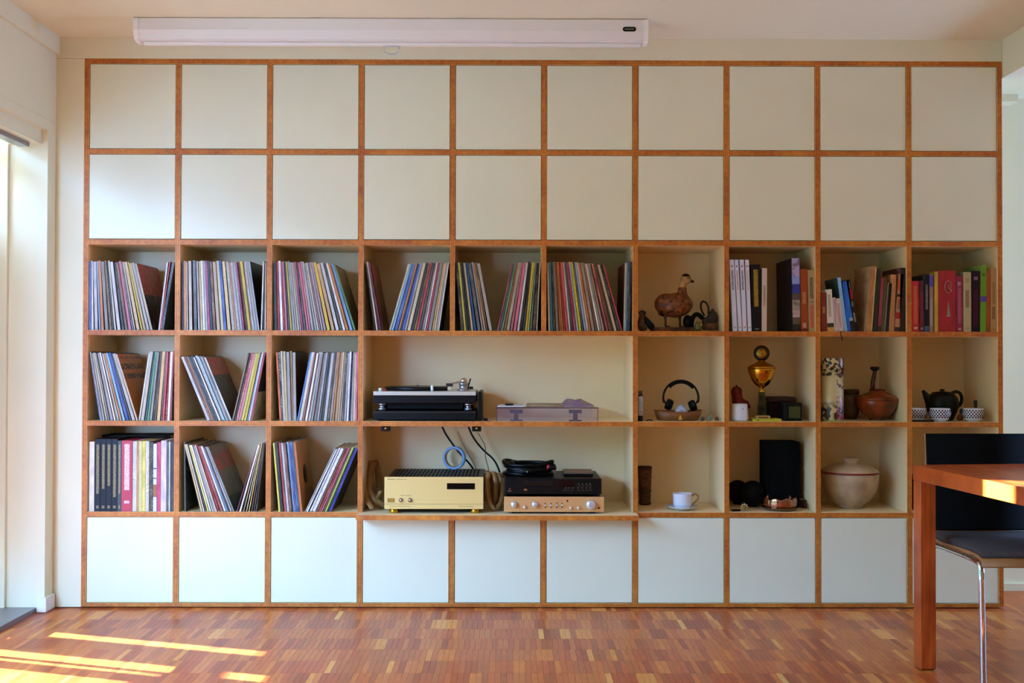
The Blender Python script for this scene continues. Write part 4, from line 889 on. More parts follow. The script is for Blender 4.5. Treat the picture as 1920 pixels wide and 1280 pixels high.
band2 = [hq(1276.5+30.5*math.cos(math.radians(a)), 746-30.5*math.sin(math.radians(a))) for a in range(40, 141, 6)]
MB().ribbon(band2, .026, .016, wdir=Vector((0, 1, 0))).obj('head_pad', blk2, hph)
for px, py, an in ((1254, 758, 25), (1299, 760, -25)):
    c = hq(px, py); d = Vector((math.cos(math.radians(an)) if px < 1276 else -math.cos(math.radians(an)), 0, -.35)).normalized()
    cu = MB().cyl(c-d*.013, c+d*.004, .024, .026).obj('ear_cup', blk, hph); MB().cyl(c+d*.004, c+d*.016, .0255, .021).obj('ear_pad', blk2, cu)
    e = hq(1244.5 if px < 1276 else 1308.5, 750); MB().tube([e, (e+c)/2-Vector((0, 0, .008)), c-d*.012], .0035, 8).obj('yoke', blk, hph)
mb = MB(); rnd = random.Random(8); vs = []; fs = []; n = 12
for i in range(n+1):
    for k in range(n+1):
        u_, v_ = i/n*2-1, k/n*2-1; d_ = max(0, 1-u_*u_)**.5*max(0, 1-v_*v_)**.5
        vs.append((.034*u_, .03*v_, d_*.058+rnd.uniform(0, .008)*d_))
for i in range(n):
    for k in range(n): fs.append((i*(n+1)+k, (i+1)*(n+1)+k, (i+1)*(n+1)+k+1, i*(n+1)+k+1))
cl = mb.add(vs, fs, 0, True).obj('crumpled_note', mat('cloth_white', 'cfd0dc', .7, var=.35, scale=60, col2='8a8890'), loc=hp0+Vector((hp(1277, 765)[0], -.012, .0115))); tag(cl, 'crumpled whitish cloth in the tray between the ear cups', 'cloth')
MB2 = MB().lathe([(0, 0), (.013, 0), (.013, .007), (.008, .009), (0, .009)], (0, 0, 0), 18); t = MB2.obj('round_tin', mat('tin_dark', '3a3428', .4), loc=hp0+Vector((hp(1256, 768)[0], -.03, .0112))); tag(t, 'small dark round tin in the tray left of the white cloth', 'tin')
bp_ = floorpt(1199.5, 4, .05)
t = thing('slim_bottle', 'slim bottle with pale label at the left wall of headphone cell', 'bottle', bp_+Vector((.003, 0, 0)))
MB().lathe([(0, 0), (.011, 0), (.0115, .003), (.0115, .118), (0, .118)], (0, 0, 0), 18).obj('body', mat('bottle_dark', '181418', .2), t); MB().lathe([(0, .1185), (.0098, .1185), (.0098, .137), (0, .137)], (0, 0, 0), 18).obj('cap', mat('cap_brown', '4a3a22', .4), t); MB().lathe([(.0118, .025), (.0119, .025), (.0119, .113), (.0118, .113)], (0, 0, 0), 18).obj('label', mat('label_white', 'c8c8d0', .6, var=.4, scale=80), t)
for px, r_, nm, lab, m_ in ((1331, .016, 'glass_ball', 'small greenish glass ball right of the wooden tray', mat('glass_green', '9aa088', .08, trans=.7)), (1317, .010, 'glass_stone', 'small dark glass stone beside the wooden tray', mat('stone_green', '3a3c30', .2))):
    c = floorpt(px, 4, .07); t = tag(MB().ball((0, 0, r_*.94), r_, r_*.9, r_*.94, 20).obj(nm, m_, loc=c), lab, 'ornament')
c = floorpt(1344, 4, .10); tag(MB().lathe([(0, 0), (.008, 0), (.010, .006), (.007, .014), (.008, .017), (0, .016)], (0, 0, 0), 16).obj('clay_thimble', mat('clay_pink', '8a6450', .6), loc=c), 'tiny clay cup at the right of the glass ball', 'cup')
c = floorpt(1217, 4, .035); tag(MB().tube(smoothpts([(-.014, 0, .004), (-.006, -.004, .004), (0, 0, .008), (.008, .002, .0045), (.016, 0, .004)], 2), [.003]*17, 8).obj('dark_twist', mat('twist_dark', '2c1a12', .5), loc=c), 'small dark twisted twig in front of the wooden tray', 'twig')
# ------------------------------------------------------------------ eighth column, middle: trophy and small things
y_ = .10; t0 = floorpt(1438, 4, y_)
pad = tag(MB().bbox(X(1411.6, 788, .035), X(1465.5, 788, .035), .035, .13, t0.z, t0.z+.0115, .0008, seg=1).obj('yellow_pad', mat('pad_yellow', 'c8b82c', .6)), 'flat bright yellow pad lying under the trophy', 'notepad')
MB().box(X(1419, 788, .0345), X(1424, 788, .0345), .0342, .0349, t0.z+.004, t0.z+.008).obj('green_mark', mat('mark_green', '4a6a28', .6), pad)
zt3 = t0.z+.0118
t = thing('matchbox', 'small tan box with red print on top of the yellow pad', 'box', (X(1431.5, 782, .04), .04, zt3))
MB().bbox(-.031, .031, 0, .04, 0, .0135, .0008, seg=1).obj('box', mat('card_tan', 'b8944c', .6), t); MB().box(-.022, .022, -.0006, -.0001, .003, .009).obj('lettering', mat('print_rust', '7a3018', .6, var=.6, scale=260), t)
yt2 = .115; tr0 = Vector((X(1428, 780, yt2), yt2, zt3))
tro = thing('trophy', 'gold lidded trophy cup on a black marble column', 'trophy', tr0)
def tz(py): return Zz(1427, py, yt2)-zt3
marb = mat('black_marble', '14140e', .2, var=.8, scale=30, col2='4a4420')
MB().bbox(-.022, .022, -.022, .014, 0, .010, .001).obj('foot', marb, tro)
MB().add([(-.019, -.019, .0102), (.019, -.019, .0102), (.019, .012, .0102), (-.019, .012, .0102), (-.0125, -.0125, tz(735)), (.0125, -.0125, tz(735)), (.0125, .008, tz(735)), (-.0125, .008, tz(735))], [(0, 1, 2, 3), (4, 5, 6, 7), (0, 1, 5, 4), (1, 2, 6, 5), (2, 3, 7, 6), (3, 0, 4, 7)]).obj('column', marb, tro)
gd = mat('gold_plate', 'd8a030', .1, 1)
z = tz
MB().lathe([(0, z(735)), (.014, z(735)), (.014, z(733)), (.007, z(731)), (.006, z(728)), (.016, z(725.5)), (.034, z(720)), (.048, z(711)), (.058, z(701)), (.0635, z(694)), (.0625, z(690)), (0, z(690))], (0, 0, 0), 40).obj('cup', gd, tro)
MB().lathe([(.0645, z(690.3)), (.065, z(688.5)), (.060, z(686.5)), (.045, z(683)), (.028, z(680)), (.017, z(677)), (.015, z(675)), (0, z(675))], (0, 0, 0), 40).obj('lid', mat('gold_brushed', 'c08a28', .28, 1), tro)
md = MB().lathe([(0, -.004), (.0265, -.004), (.0265, .004), (0, .004)], (0, 0, z(662)), 32, T=Matrix.Rotation(math.pi/2, 3, 'X')).obj('medal', mat('medal_gold', 'c09a3c', .35, .8, bump=1, scale=90, var=.3), tro)
MB().lathe([(.0268, -.006), (.036, -.006), (.037, 0), (.036, .006), (.0268, .006), (.0268, -.006)], (0, 0, z(662)), 32, T=Matrix.Rotation(math.pi/2, 3, 'X')).obj('wreath', mat('wreath_dark', '2c2418', .35, .5, bump=1, scale=120), tro)
MB().bbox(-.018, .018, -.006, .006, z(675.2), z(673), .001).obj('medal_foot', mat('wreath_dark', '2c2418', .35, .5), tro)
c = floorpt(1387, 4, .06)
t = thing('white_beaker', 'white tapered porcelain beaker in front of the red figure', 'cup', c)
MB().lathe([(0, 0), (.031, 0), (.0375, .004), (.0395, .012), (.0365, .05), (.034, .079), (.0325, .079), (.035, .05), (.037, .012), (0, .006)], (0, 0, 0), 36).obj('body', mat('porcelain', 'd8d4d0', .25), t); MB().ball((.007, -.0358, .058), .0022).obj('dot', mat('dot_brown', '5a4038', .5), t)
c = floorpt(1385, 4, .19)
rf = thing('red_figure', 'dark red glossy figure standing behind the white beaker', 'figurine', c)
def rp(px, py, dy=0): v = at(px, py, .19+dy); return Vector((v.x-c.x, dy, max(.003, v.z-c.z)))
remesh(MB().tube([rp(1387, 788), rp(1387, 770), rp(1383, 750), rp(1381, 736)], [.036, .036, .026, .024], 18).ball(rp(1381, 734), .027, .026, .026, 20).tube([rp(1388, 752), rp(1399, 757), rp(1405, 765)], [.018, .016, .009], 12).obj('body', mat('red_lacquer', '78101a', .25), rf), .004)
MB().cyl(rp(1381, 725), rp(1381, 721.5), .0035).obj('stalk', blk, rf)
c = floorpt(1461, 4, .22)
t = thing('brown_case', 'dark brown leather case behind the trophy', 'case', c); w_ = .068; h_ = Zz(1461, 744, .16)-ZS[4]
MB().bbox(-w_, w_, -.06, .08, 0, h_*.72, .006, seg=3).obj('case', mat('leather_dark', '24100c', .45, var=.4, scale=20), t); MB().bbox(-w_-.001, w_+.001, -.061, .081, h_*.725, h_, .012, seg=4).obj('lid', mat('leather_lid', '33150e', .45, var=.4, scale=20), t)
c = floorpt(1487, 4, .07)
t = thing('table_radio', 'small black cube radio with greenish speaker grille right of the trophy', 'radio', c); w_ = .0425
MB().bbox(-w_, w_, 0, .075, 0, .083, .006, seg=3).obj('body', mat('radio_black', '0f1210', .4), t); gr = MB().box(-.019, .032, -.001, -.0002, .014, .066).obj('grille', mat('grille_olive', '4a4c20', .5), t)
for k in range(9):
    for j in range(9): MB().box(-.018+k*.0055, -.018+k*.0055+.0026, -.0018, -.001, .016+j*.0055, .016+j*.0055+.0026).obj('grille_stud', mat('grille_dark', '24280f', .5), gr)
# ------------------------------------------------------------------ ninth column, middle: canister, jar, censer
c = floorpt(1560.5, 4, .065)
def canister_mat():
    m = bpy.data.materials.new('printed_blossom_paper'); m.use_nodes = True; N = m.node_tree.nodes; L = m.node_tree.links; b = N['Principled BSDF']; b.inputs['Roughness'].default_value = .35
    tc = N.new('ShaderNodeTexCoord'); sx_ = N.new('ShaderNodeSeparateXYZ'); L.new(tc.outputs['Object'], sx_.inputs[0])
    def nz(scale, a, b_): 
        n = N.new('ShaderNodeTexNoise'); n.inputs['Scale'].default_value = scale; n.inputs['Detail'].default_value = 3; L.new(tc.outputs['Object'], n.inputs['Vector'])
        r_ = N.new('ShaderNodeMapRange'); r_.inputs[1].default_value = a; r_.inputs[2].default_value = b_; L.new(n.outputs[0], r_.inputs[0]); return r_.outputs[0]
    def rng(sock, a, b_): r_ = N.new('ShaderNodeMapRange'); r_.inputs[1].default_value = a; r_.inputs[2].default_value = b_; L.new(sock, r_.inputs[0]); return r_.outputs[0]
    def mul(a, b_): n = N.new('ShaderNodeMath'); n.operation = 'MULTIPLY'; L.new(a, n.inputs[0]); L.new(b_, n.inputs[1]); return n.outputs[0]
    def mixc(f, a, col): n = N.new('ShaderNodeMix'); n.data_type = 'RGBA'; L.new(f, n.inputs[0]); (L.new(a, n.inputs[6]) if not isinstance(a, str) else n.inputs.__getitem__(6).__setattr__('default_value', lin(a))); n.inputs[7].default_value = lin(col); return n.outputs[2]
    col = mixc(mul(nz(60, .5, .54), rng(sx_.outputs[2], .205, .21)), 'c8b27c', '15100f')
    col = mixc(mul(nz(45, .47, .5), rng(sx_.outputs[2], .10, .06)), col, '2e2416')
    col = mixc(mul(nz(38, .45, .5), mul(rng(sx_.outputs[2], .115, .11), rng(sx_.outputs[0], .004, .008))), col, '8a2438')
    col = mixc(mul(nz(80, .53, .56), mul(rng(sx_.outputs[2], .125, .11), rng(sx_.outputs[0], .004, .008))), col, 'b07078')
    col = mixc(mul(nz(55, .54, .57), mul(rng(sx_.outputs[2], .13, .15), rng(sx_.outputs[0], .004, .010))), col, '6a2c34')
    col = mixc(rng(sx_.outputs[2], .010, .006), col, '9a9a48')
    L.new(col, b.inputs['Base Color']); return m
t = thing('printed_canister', 'tall cylindrical tin printed with blossoms on cream', 'canister', c); hc = Zz(1560, 671, .065)-ZS[4]
cmn = canister_mat()
MB().lathe([(0, 0), (.049, 0), (.0505, .002), (.0505, hc*.78), (0, hc*.78)], (0, 0, 0), 40).obj('body', cmn, t)
MB().lathe([(0, hc*.78+.0003), (.0515, hc*.78+.0003), (.0515, hc-.002), (.049, hc), (0, hc)], (0, 0, 0), 40).obj('lid', cmn, t)
c = floorpt(1594, 4, .25)
t = thing('clay_jar', 'plain brownish jar behind the canister', 'jar', c); hj = Zz(1594, 730, .25)-ZS[4]
MB().lathe([(0, 0), (.03, 0), (.04, .03), (.043, hj*.6), (.039, hj-.02), (0, hj-.02)], (0, 0, 0), 30).obj('body', mat('clay_brown', '5a4428', .6), t); MB().lathe([(0, hj-.0197), (.042, hj-.0197), (.042, hj-.006), (.038, hj), (0, hj)], (0, 0, 0), 30).obj('lid', mat('clay_lid', '4a341c', .6), t)
MB().tube([(.036, -.02, hj*.62), (.06, -.03, hj*.7), (.085, -.035, hj*.74)], [.008, .007, .006], 10).obj('handle', mat('clay_dark', '1c1410', .5), t)
yv = .17; c = floorpt(1645, 4, yv); ve = thing('lidded_vessel', 'red-brown lidded pot with a tall thin stem on its lid', 'pot', c)
def vz(py): return max(0, Zz(1645, py, yv)-ZS[4]-.003)
cer = mat('glazed_redbrown', '9a4018', .22, var=.45, scale=14, col2='5a2a10')
s405 = 1/403.
MB().lathe([(0, 0), (.036, 0), (.038, .003), (.036, vz(783)), (.040, vz(781)), (.066, vz(775)), (.084, vz(766)), (.094, vz(756)), (.097, vz(750)), (.094, vz(747.5)), (0, vz(748.5))], (0, 0, 0), 44).obj('bowl', cer, ve)
lid = MB().lathe([(.098, vz(748)), (.1, vz(746)), (.085, vz(742)), (.06, vz(737)), (.038, vz(733)), (.034, vz(731)), (.033, vz(730)), (0, vz(730))], (0, 0, 0), 44).obj('lid', cer, ve)
MB().lathe([(.026, vz(730)-.001), (.034, vz(730)-.001), (.035, vz(728)), (.026, vz(728)), (.026, vz(730)-.001)], (0, 0, 0), 30).obj('collar', mat('glaze_dark_red', '5a1410', .25), lid)
vx_ = X(1636.5, 700, yv)-c.x; vx2 = X(1640, 690, yv)-c.x
MB().tube([(vx_-.002, 0, vz(732)), (vx_, 0, vz(715)), (vx2, 0, vz(697)), (vx2+.001, 0, vz(692))], [.011, .010, .009, .011], 16).obj('stem', mat('stem_brown', '4a1c10', .3), lid)
MB().lathe([(0, vz(694)), (.009, vz(694)), (.021, vz(690.5)), (.022, vz(688)), (.017, vz(686)), (0, vz(686.5))], (vx2+.001, 0, 0), 26).obj('finial', mat('finial_dark', '1c0c0a', .3), lid)
c = floorpt(1674, 4, .30); t = thing('brown_pot', 'plain brown pot half hidden behind the stemmed vessel', 'pot', c); MB().lathe([(0, 0), (.03, 0), (.048, .03), (.05, .075), (.04, .098), (.032, .104), (.03, .104), (.036, .094), (0, .06)], (0, 0, 0), 30).obj('body', mat('pot_umber', '5a3420', .5), t)
# ribbon bookmark over the shelf edge
rb_ = [at(1576, 617, .011), at(1576, 620.2, .0)+Vector((0, .002, .0012)), at(1576.2, 621.5, -.003), at(1577, 628, -.0035), at(1579, 638, -.0035)]
rb_[0].z = ZS[3]+.0012; rb_[1].z = ZS[3]+.0012
tag(MB().ribbon(rb_, .004, .0008, wdir=Vector((1, 0, 0))).obj('bookmark_ribbon', mat('ribbon_black', '141210', .6)), 'dark ribbon bookmark hanging over the shelf edge below the blue books', 'bookmark')
# ------------------------------------------------------------------ tenth column, middle: teapot and pierced bowls
yk = .17; c = floorpt(1766.5, 4, yk); tp = thing('teapot', 'black cast-iron teapot behind the pierced bowls', 'teapot', c)
def kp(px, py, dy=0): v = at(px, py, yk+dy); return Vector((v.x-c.x, dy, max(.002, v.z-c.z)))
iron = mat('cast_iron', '15150e', .35, bump=.3, scale=120, var=.2)
def kz(py): return max(0, Zz(1766, py, yk)-ZS[4]-.003)
MB().lathe([(0, 0), (.045, 0), (.050, .004), (.064, kz(772)), (.073, kz(762)), (.0745, kz(754)), (.069, kz(745)), (.057, kz(738)), (.046, kz(736)), (0, kz(736))], (0, 0, 0), 40).obj('body', iron, tp)
ld = MB().lathe([(.046, kz(736)+.0003), (.044, kz(734)), (.02, kz(732.5)), (0, kz(732))], (0, 0, 0), 30).obj('lid', iron, tp); MB().lathe([(0, kz(733)), (.007, kz(733)), (.012, kz(730.5)), (.010, kz(728)), (0, kz(727.5))], (0, 0, 0), 20).obj('knob', iron, ld)
MB().tube([kp(1744, 752), kp(1738, 744), kp(1733, 736), kp(1730, 732)], [.026, .017, .010, .007], 14).obj('spout', iron, tp)
MB().tube(smoothpts([kp(1784, 737), kp(1793, 733), kp(1801, 737), kp(1804, 748), kp(1801, 758), kp(1794, 764)], 3), .0075, 12).obj('handle', iron, tp)
def lattice():
    m = bpy.data.materials.new('pierced_porcelain'); m.use_nodes = True; N = m.node_tree.nodes; L = m.node_tree.links; b = N['Principled BSDF']; b.inputs['Roughness'].default_value = .3
    b.inputs['Base Color'].default_value = lin('dcdce4'); return m
latm = lattice()
def bowl_mesh():
    mb = MB(); n = 48; prof = [(.0, 0), (.026, 0), (.027, .004), (.034, .008), (.0425, .018), (.0475, .030), (.0485, .040), (.0455, .053), (.0435, .060)]
    mb.lathe(prof+[(.0415, .060), (.0435, .052), (.046, .04), (.045, .03), (.040, .019), (0, .010)], (0, 0, 0), n); return mb.mesh('bowl', latm)
bowlme = bowl_mesh()
def hole_mesh():
    mb = MB(); rows_ = ((.021, .0445), (.0285, .0472), (.036, .0486), (.0435, .0482), (.051, .0464))
    for j, (z_, r_) in enumerate(rows_):
        for k in range(22):
            a = 2*math.pi*(k+.5*(j % 2))/22; d = Vector((math.cos(a), math.sin(a), 0)); s_ = Vector((-math.sin(a), math.cos(a), 0)); p = d*(r_+.0004)+Vector((0, 0, z_))
            vs = [p+s_*.0046, p+Vector((0, 0, .0046)), p-s_*.0046, p-Vector((0, 0, .0046))]; vs += [v-d*.004 for v in vs]
            mb.add(vs, [(0, 1, 2, 3), (4, 7, 6, 5), (0, 4, 5, 1), (1, 5, 6, 2), (2, 6, 7, 3), (3, 7, 4, 0)])
    return mb.mesh('piercing', mat('piercing_shadow', '1c1614', .8))
holeme = hole_mesh()
for px, Y, lab in ((1762.5, .062, 'white pierced porcelain bowl directly in front of the teapot'), (1825, .062, 'white pierced porcelain bowl standing alone at the right of teapot'), (1713, .09, 'white pierced porcelain bowl half hidden by the left upright')):
    c2 = floorpt(px, 4, Y)
    if px < 1720: c2.x = max(c2.x, vx(9)+T+.052); 
    t = thing('pierced_bowl', lab, 'bowl', c2, 0, 'white pierced porcelain bowls'); o = bpy.data.objects.new('bowl', bowlme); C.objects.link(o); o.parent = t
    o = bpy.data.objects.new('piercing', holeme); C.objects.link(o); o.parent = t; o['kind'] = 'stuff'
t = tag(MB().bbox(X(1712, 786, .012), X(1752, 786, .012), .012, .035, ZS[4], ZS[4]+.008, .002).obj('black_chopstick_rest', blk), 'flat black strip lying at the front left of the teapot cell', 'tray')
c = floorpt(1800, 4, .14); t = thing('amber_ornament', 'small amber and blue glass ornament beside the teapot handle', 'ornament', c)
MB().lathe([(0, 0), (.010, 0), (.013, .008), (.010, .022), (.005, .03), (0, .03)], (0, 0, 0), 16).obj('base', mat('amber_glass', '8a4a1c', .2), t); MB().ball((.008, 0, .042), .011, .011, .013).obj('top', mat('bluish_glass', '3a4450', .15), t)
c = floorpt(1834, 4, .24); t = thing('small_glass', 'small clear glass tumbler behind the right pierced bowl', 'glass', c); MB().lathe([(0, 0), (.017, 0), (.021, .09), (.0195, .09), (.0155, .004), (0, .004)], (0, 0, 0), 24).obj('body', mat('thin_glass', 'd8dce0', .05, trans=.9), t)
# ------------------------------------------------------------------ lower row, seventh to tenth columns
c = floorpt(1209, 5, .27); c.x = X(1209, 945, .27)
t = thing('bark_beaker', 'brown bark-wrapped tapered beaker against the left wall', 'beaker', c); hb_ = Zz(1209, 874, .27)-ZS[5]; kk = (5.028+.27)/F
c.x = max(c.x, vx(6)+T+.036); t.location = c
MB().lathe([(0, 0), (.026, 0), (.027, .004), (.0285, hb_*.35), (.029, hb_*.36), (.031, hb_*.7), (.0318, hb_*.72), (.0335, hb_), (.031, hb_), (.026, .02), (0, .015)], (0, 0, 0), 30).obj('body', mat('bark', '6a4022', .65, var=.6, scale=28, col2='2e1a0e', bump=.8, stretch=(1, 1, 3)), t)
for zz in (.05, .36, .72, .97): MB().lathe([(.0295+.0045*zz, hb_*zz-.002), (.031+.0045*zz, hb_*zz), (.0295+.0045*zz, hb_*zz+.002)], (0, 0, 0), 30).obj('band', mat('bark_band', '3a2214', .6), t)
c = floorpt(1280, 5, .10); c.x = X(1279.5, 952, .10)
sau = thing('saucer', 'white saucer under the cup in the seventh column', 'saucer', c); kq = (5.028+.1)/F
MB().lathe([(0, .002), (.034, .0), (.038, .003), (.058, .009), (.072, .0165), (.0725, .018), (.058, .0115), (.036, .007), (0, .006)], (0, 0, 0), 44).obj('dish', mat('porcelain_white', 'e4e4ea', .2), sau)
cu = thing('coffee_cup', 'white coffee cup with tan bamboo-style handle on the saucer', 'cup', c+Vector((0, 0, .0074)))
MB().lathe([(0, 0), (.028, 0), (.030, .003), (.040, .010), (.0425, .02), (.0435, .064), (.0445, .067), (.043, .067), (.041, .02), (.03, .007), (0, .006)], (0, 0, 0), 40).obj('body', mat('porcelain_white', 'e4e4ea', .2), cu)
MB().tube(smoothpts([(.041, -.002, .054), (.055, -.004, .066), (.070, -.005, .060), (.073, -.005, .045), (.062, -.004, .032), (.050, -.003, .020), (.0415, -.002, .011)], 3), .0042, 10).obj('handle', mat('bamboo_tan', 'b07c48', .4, var=.4, scale=60), cu)
yk2 = .23; c = floorpt(1468.5, 5, yk2); hs = Zz(1468, 829, yk2-.08)-ZS[5]; wsp = (X(1500, 900, yk2-.06)-X(1437, 900, yk2-.06))/2
t = thing('black_speaker', 'tall black cloth-covered speaker box with curved front', 'speaker', (X(1468.5, 900, yk2-.06), yk2, ZS[5]))
pol = [(-wsp, .08), (-wsp, -.055)]+[(wsp*math.sin(math.radians(a)), -.055-.022*math.cos(math.radians(a))) for a in range(-80, 81, 16)]+[(wsp, -.055), (wsp, .08)]
MB().add([(x, y, z) for z in (.006, hs) for x, y in pol], [tuple(range(len(pol))), tuple(len(pol)+i for i in range(len(pol)))]+[(i, (i+1) % len(pol), (i+1) % len(pol)+len(pol), i+len(pol)) for i in range(len(pol))]).obj('cabinet', mat('speaker_cloth', '030303', .95), t)
MB().box(-wsp*.9, wsp*.9, -.05, .075, 0, .0059).obj('base', blk, t)
for px, r_, lab in ((1411, .056, 'black globe directly left of the tall black speaker'), (1383, .052, 'black globe against the left wall beside another globe')):
    Y = .20 if px > 1400 else .30; cx_ = X(px, 925, Y)
    if px < 1400: cx_ = max(cx_, vx(7)+T+r_+.002)
    t = thing('black_globe', lab, 'globe', (cx_, Y, ZS[5]), 0, 'two black globes'); MB().ball((0, 0, r_*1.06+.003), r_, r_, r_*1.06, 32).obj('shell', mat('globe_black', '040404', .7), t); MB().lathe([(0, 0), (.022, 0), (.02, .006), (0, .006)], (0, 0, 0), 20).obj('foot', blk, t)
yc_ = .10; cx_ = X(1462, 945, yc_)
t = thing('copper_warmer', 'fluted copper warmer bowl on a round metal plate', 'bowl', (cx_, yc_, ZS[5]))
MB().lathe([(0, .001), (.05, 0), (.072, .004), (.083, .012), (.084, .014), (.07, .009), (0, .007)], (0, 0, 0), 40).obj('plate', mat('plate_bronze', '8a6a50', .2, .9), t)
mb = MB(); n = 72; vs = []; fs = []
for s_, z_ in ((.86, .0075), (.97, .014), (1, .03), (.99, .05), (.96, .056), (.93, .055), (.95, .03), (.85, .012)):
    for k in range(n):
        a = 2*math.pi*k/n; r_ = .077*s_*(1+.02*math.cos(22*a)); vs.append((r_*math.cos(a), r_*math.sin(a), z_+(.004*math.cos(9*a) if z_ > .045 else 0)))
for i in range(7):
    for k in range(n): fs.append((i*n+k, i*n+(k+1) % n, (i+1)*n+(k+1) % n, (i+1)*n+k))
fs += [tuple(range(n)), tuple(7*n+k for k in range(n))]
mb.add(vs, fs, 0, True); mb.obj('fluted_bowl', mat('copper', 'b88468', .2, 1), t)
c = floorpt(1395, 5, .05); c.x = X(1395.5, 953, .05); fl_ = thing('dried_flower', 'tiny cream and yellow dried flower head on the shelf board', 'flower', c)
MB().ball((0, -.004, .016), .008, .006, .008, 14).obj('centre', mat('flower_yellow', '8a6a1c', .6), fl_)
for k in range(9):
    a = 2*math.pi*k/9; MB().ball((.0125*math.cos(a), 0, .0185+.0125*math.sin(a)), .006, .003, .004, 10, T=Matrix.Rotation(-a, 3, 'Y')).obj('petal', mat('petal_cream', 'b8a878', .6), fl_)
c = floorpt(1379, 5, .05); c.x = X(1379, 953, .06); tag(MB().bbox(-.02, .02, -.01, .02, 0, .006, .002).tube([(-.016, -.008, .008), (.016, -.006, .008)], .0018, 8).obj('pocket_knife', mat('knife_dark', '12100e', .3)), 'flat dark pocket knife left of the dried flower', 'knife').location = c
c = floorpt(1509, 5, .16); t = thing('twig_ornament', 'small brown twig and pod ornament right of the copper bowl', 'ornament', (X(1509, 945, .16), .16, ZS[5]))
MB().lathe([(0, 0), (.014, 0), (.017, .015), (.012, .034), (0, .036)], (.006, 0, 0), 14).obj('pod', mat('pod_brown', '5a3020', .6, var=.4, scale=60), t); MB().tube(smoothpts([(.004, 0, .034), (-.010, -.01, .046), (-.022, -.014, .040), (-.03, -.02, .046)], 2), .0025, 8).obj('twig', mat('twig_ochre', '7a5a28', .6), t)
MB().ball((-.014, .004, .012), .013, .011, .011, 14).obj('moss', mat('moss', '2e2c18', .8), t)
yq = .18; c = floorpt(1594, 5, yq); c.x = X(1594, 920, yq); lp_ = thing('lidded_casserole', 'large pale stoneware lidded pot with a red rim line', 'pot', c)
def lz(py): return max(0, Zz(1594, py, yq)-ZS[5]-.002)
stw = mat('stoneware', 'c8ae88', .42, var=.3, scale=14, col2='a48a6a'); rr_ = (5.028+yq)/F
MB().lathe([(0, 0), (22*rr_, 0), (24*rr_, .002), (23*rr_, lz(946)), (25*rr_, lz(944)), (36*rr_, lz(936)), (45*rr_, lz(923)), (50*rr_, lz(908)), (52*rr_, lz(893)), (52.5*rr_, lz(886)), (50*rr_, lz(885)), (0, lz(886))], (0, 0, 0), 52).obj('pot', stw, lp_)
ldd = MB().lathe([(53*rr_, lz(884.5)), (53.5*rr_, lz(882)), (48*rr_, lz(877)), (36*rr_, lz(870)), (18*rr_, lz(866.5)), (14*rr_, lz(865)), (15*rr_, lz(862)), (17*rr_, lz(858.5)), (16.5*rr_, lz(857)), (14*rr_, lz(857)), (12*rr_, lz(861)), (0, lz(863))], (0, 0, 0), 52).obj('lid', stw, lp_)
MB().lathe([(53.4*rr_, lz(884.4)), (54.2*rr_, lz(883.5)), (53.8*rr_, lz(881.8)), (53*rr_, lz(881.6))], (0, 0, 0), 52).obj('rim_line', mat('rim_red', '8a1c18', .4), ldd)
for px, py in ((1583.5, 902), (1575, 916)):
    v = at(px, py, yq-.1); d = Vector((v.x-c.x, 0, v.z-c.z)); r_ = 49.3*rr_ if py < 910 else 46.9*rr_
    MB().ball((d.x, -math.sqrt(max(0, r_*r_-d.x*d.x))-.0006, d.z), .0042, .002, .0042, 12).obj('glaze_spot', mat('spot_dark', '2a2018', .5), lp_)
t = thing('black_box', 'black box in the lowest open cell behind the table leg', 'box', (X(1712, 930, .08)+.06, .08, ZS[5])); MB().bbox(-.058, .058, 0, .2, 0, Zz(1715, 897, .08)-ZS[5], .004).obj('box', blk, t); MB().box(-.04, .04, -.001, -.0002, .03, .1).obj('label', mat('label_charcoal', '24201e', .5), t)
# ------------------------------------------------------------------ table and chairs
def redwood():
    m = bpy.data.materials.new('oiled_cherry'); m.use_nodes = True; N = m.node_tree.nodes; L = m.node_tree.links; b = N['Principled BSDF']
    tc = N.new('ShaderNodeTexCoord'); mp = N.new('ShaderNodeMapping'); mp.inputs['Scale'].default_value = (9, 1.2, 1.2); L.new(tc.outputs['Object'], mp.inputs[0])
    nz = N.new('ShaderNodeTexNoise'); nz.inputs['Scale'].default_value = 5; nz.inputs['Detail'].default_value = 6; L.new(mp.outputs[0], nz.inputs['Vector'])
    cr = N.new('ShaderNodeValToRGB'); e = cr.color_ramp.elements; e[0].position = .3; e[0].color = lin('94340f'); e[1].position = .7; e[1].color = lin('d06424'); L.new(nz.outputs[0], cr.inputs[0]); L.new(cr.outputs[0], b.inputs['Base Color'])
    b.inputs['Roughness'].default_value = .28; return m
cherry = redwood()
NL = onz(1727, 1257); ang = math.radians(5.8)
ua = Vector((-math.sin(ang), math.cos(ang), 0)); ub = Vector((math.cos(ang), math.sin(ang), 0))   # away / right
LEG = .058; TH_ = Zz(1717, 871, (NL+ua*LEG).y); TT = .055
tab = thing('dining_table', 'reddish cherry wood dining table with square legs at the right edge', 'table', NL)
tab.rotation_euler = (0, 0, ang); LEN, WID = 1.75, .92
MB().bbox(-.0008, WID, LEG-LEN, LEG+.0008, TH_-TT, TH_, .0025).obj('table_top', cherry, tab)
for x in (0, WID-LEG):
    for y in (0, LEG-LEN+.002): MB().bbox(x, x+LEG, y, y+LEG, 0.003, TH_-TT-.0002, .003).obj('leg', cherry, tab); MB().box(x+.006, x+LEG-.006, y+.006, y+LEG-.006, 0, .003).obj('glide', blk, tab)
felt = mat('charcoal_felt', '4a423e', .95, var=.35, scale=220, bump=.4); felt2 = mat('black_upholstery', '050404', .95, var=.3, scale=160)
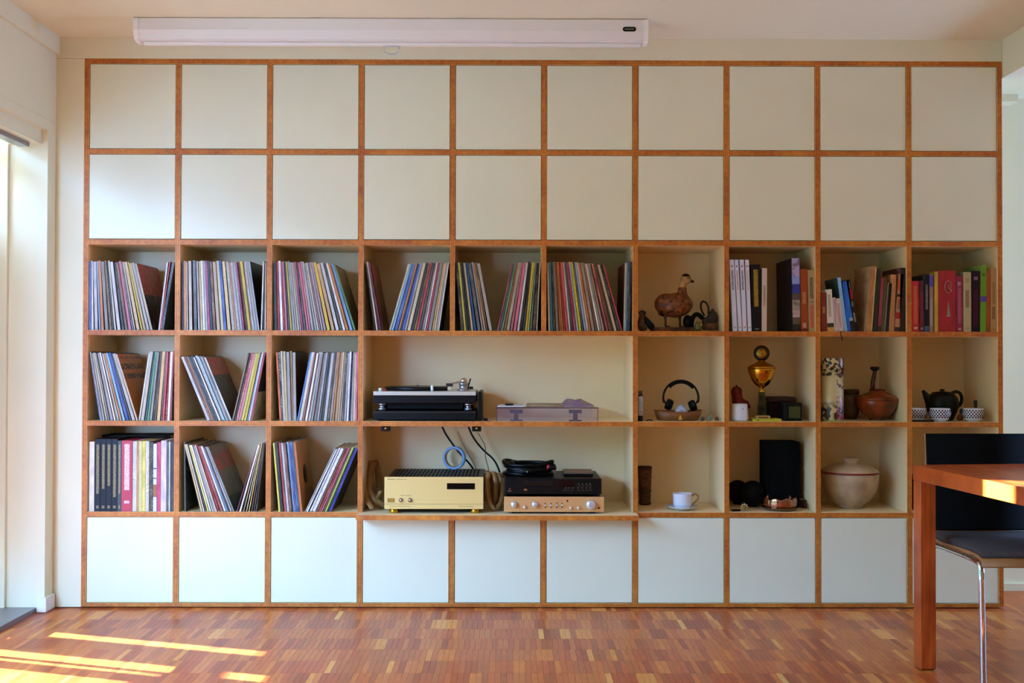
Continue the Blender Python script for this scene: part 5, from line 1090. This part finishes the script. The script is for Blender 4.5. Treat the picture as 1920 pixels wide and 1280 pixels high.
plyw = mat('seat_ply', 'a8703a', .4, var=.2, scale=14)
def chair(name, lab, loc, rz):
    ch = thing(name, lab, 'chair', loc, rz, None); w = .23
    # local: facing -y, origin at floor centre of the seat
    vs = []; 
    def shell(off, th):
        pts = [(-.245, .418), (-.225, .445), (-.15, .45), (.0, .445), (.14, .437), (.20, .445), (.235, .48), (.258, .56), (.275, .70), (.283, .835)]
        return [(y, z+off) for y, z in pts]
    pts = smoothpts([(0, y, z) for y, z in shell(0, 0)], 2)
    MB().ribbon(pts, 2*w, .010, wdir=Vector((1, 0, 0))).obj('shell', plyw, ch)
    sp_ = [p+Vector((0, 0, .014)) for p in smoothpts([(0, y, z) for y, z in ((-.23, .445), (-.15, .452), (0, .447), (.14, .44), (.19, .447))], 2)]
    MB().ribbon(sp_, 2*w-.004, .024, wdir=Vector((1, 0, 0))).obj('seat_pad', felt, ch)
    bp2 = [p+Vector((0, -.013, .004)) for p in smoothpts([(0, y, z) for y, z in ((.225, .47), (.243, .52), (.262, .64), (.272, .74), (.279, .832))], 2)]
    MB().ribbon(bp2, 2*w-.002, .02, wdir=Vector((1, 0, 0))).obj('back_pad', felt2, ch)
    for s_ in (-1, 1):
        x = s_*(w-.004)
        MB().tube(smoothpts([(x, -.235, .004), (x, -.225, .30), (x, -.222, .418), (x, -.19, .428), (x*.98, -.10, .428)], 3), .0105, 12).obj('leg', chrome, ch)
        MB().tube(smoothpts([(x, .25, .004), (x, .225, .28), (x, .215, .412), (x, .18, .425), (x*.98, -.10, .428)], 3), .0105, 12).obj('leg', chrome, ch)
        for y in (-.235, .25): MB().lathe([(0, 0), (.013, 0), (.013, .012), (.0108, .014), (0, .014)], (x, y, 0), 14).obj('glide', blk, ch)
    MB().tube([(-w+.004, -.10, .4275), (w-.004, -.10, .4275)], .0095, 10).obj('cross_tube', chrome, ch)
    return ch
fl1 = onz(1843, 1050, .44)
chair('dining_chair', 'black upholstered chair with chrome legs tucked behind the table', (fl1.x+.226, fl1.y+.235, 0), 0)
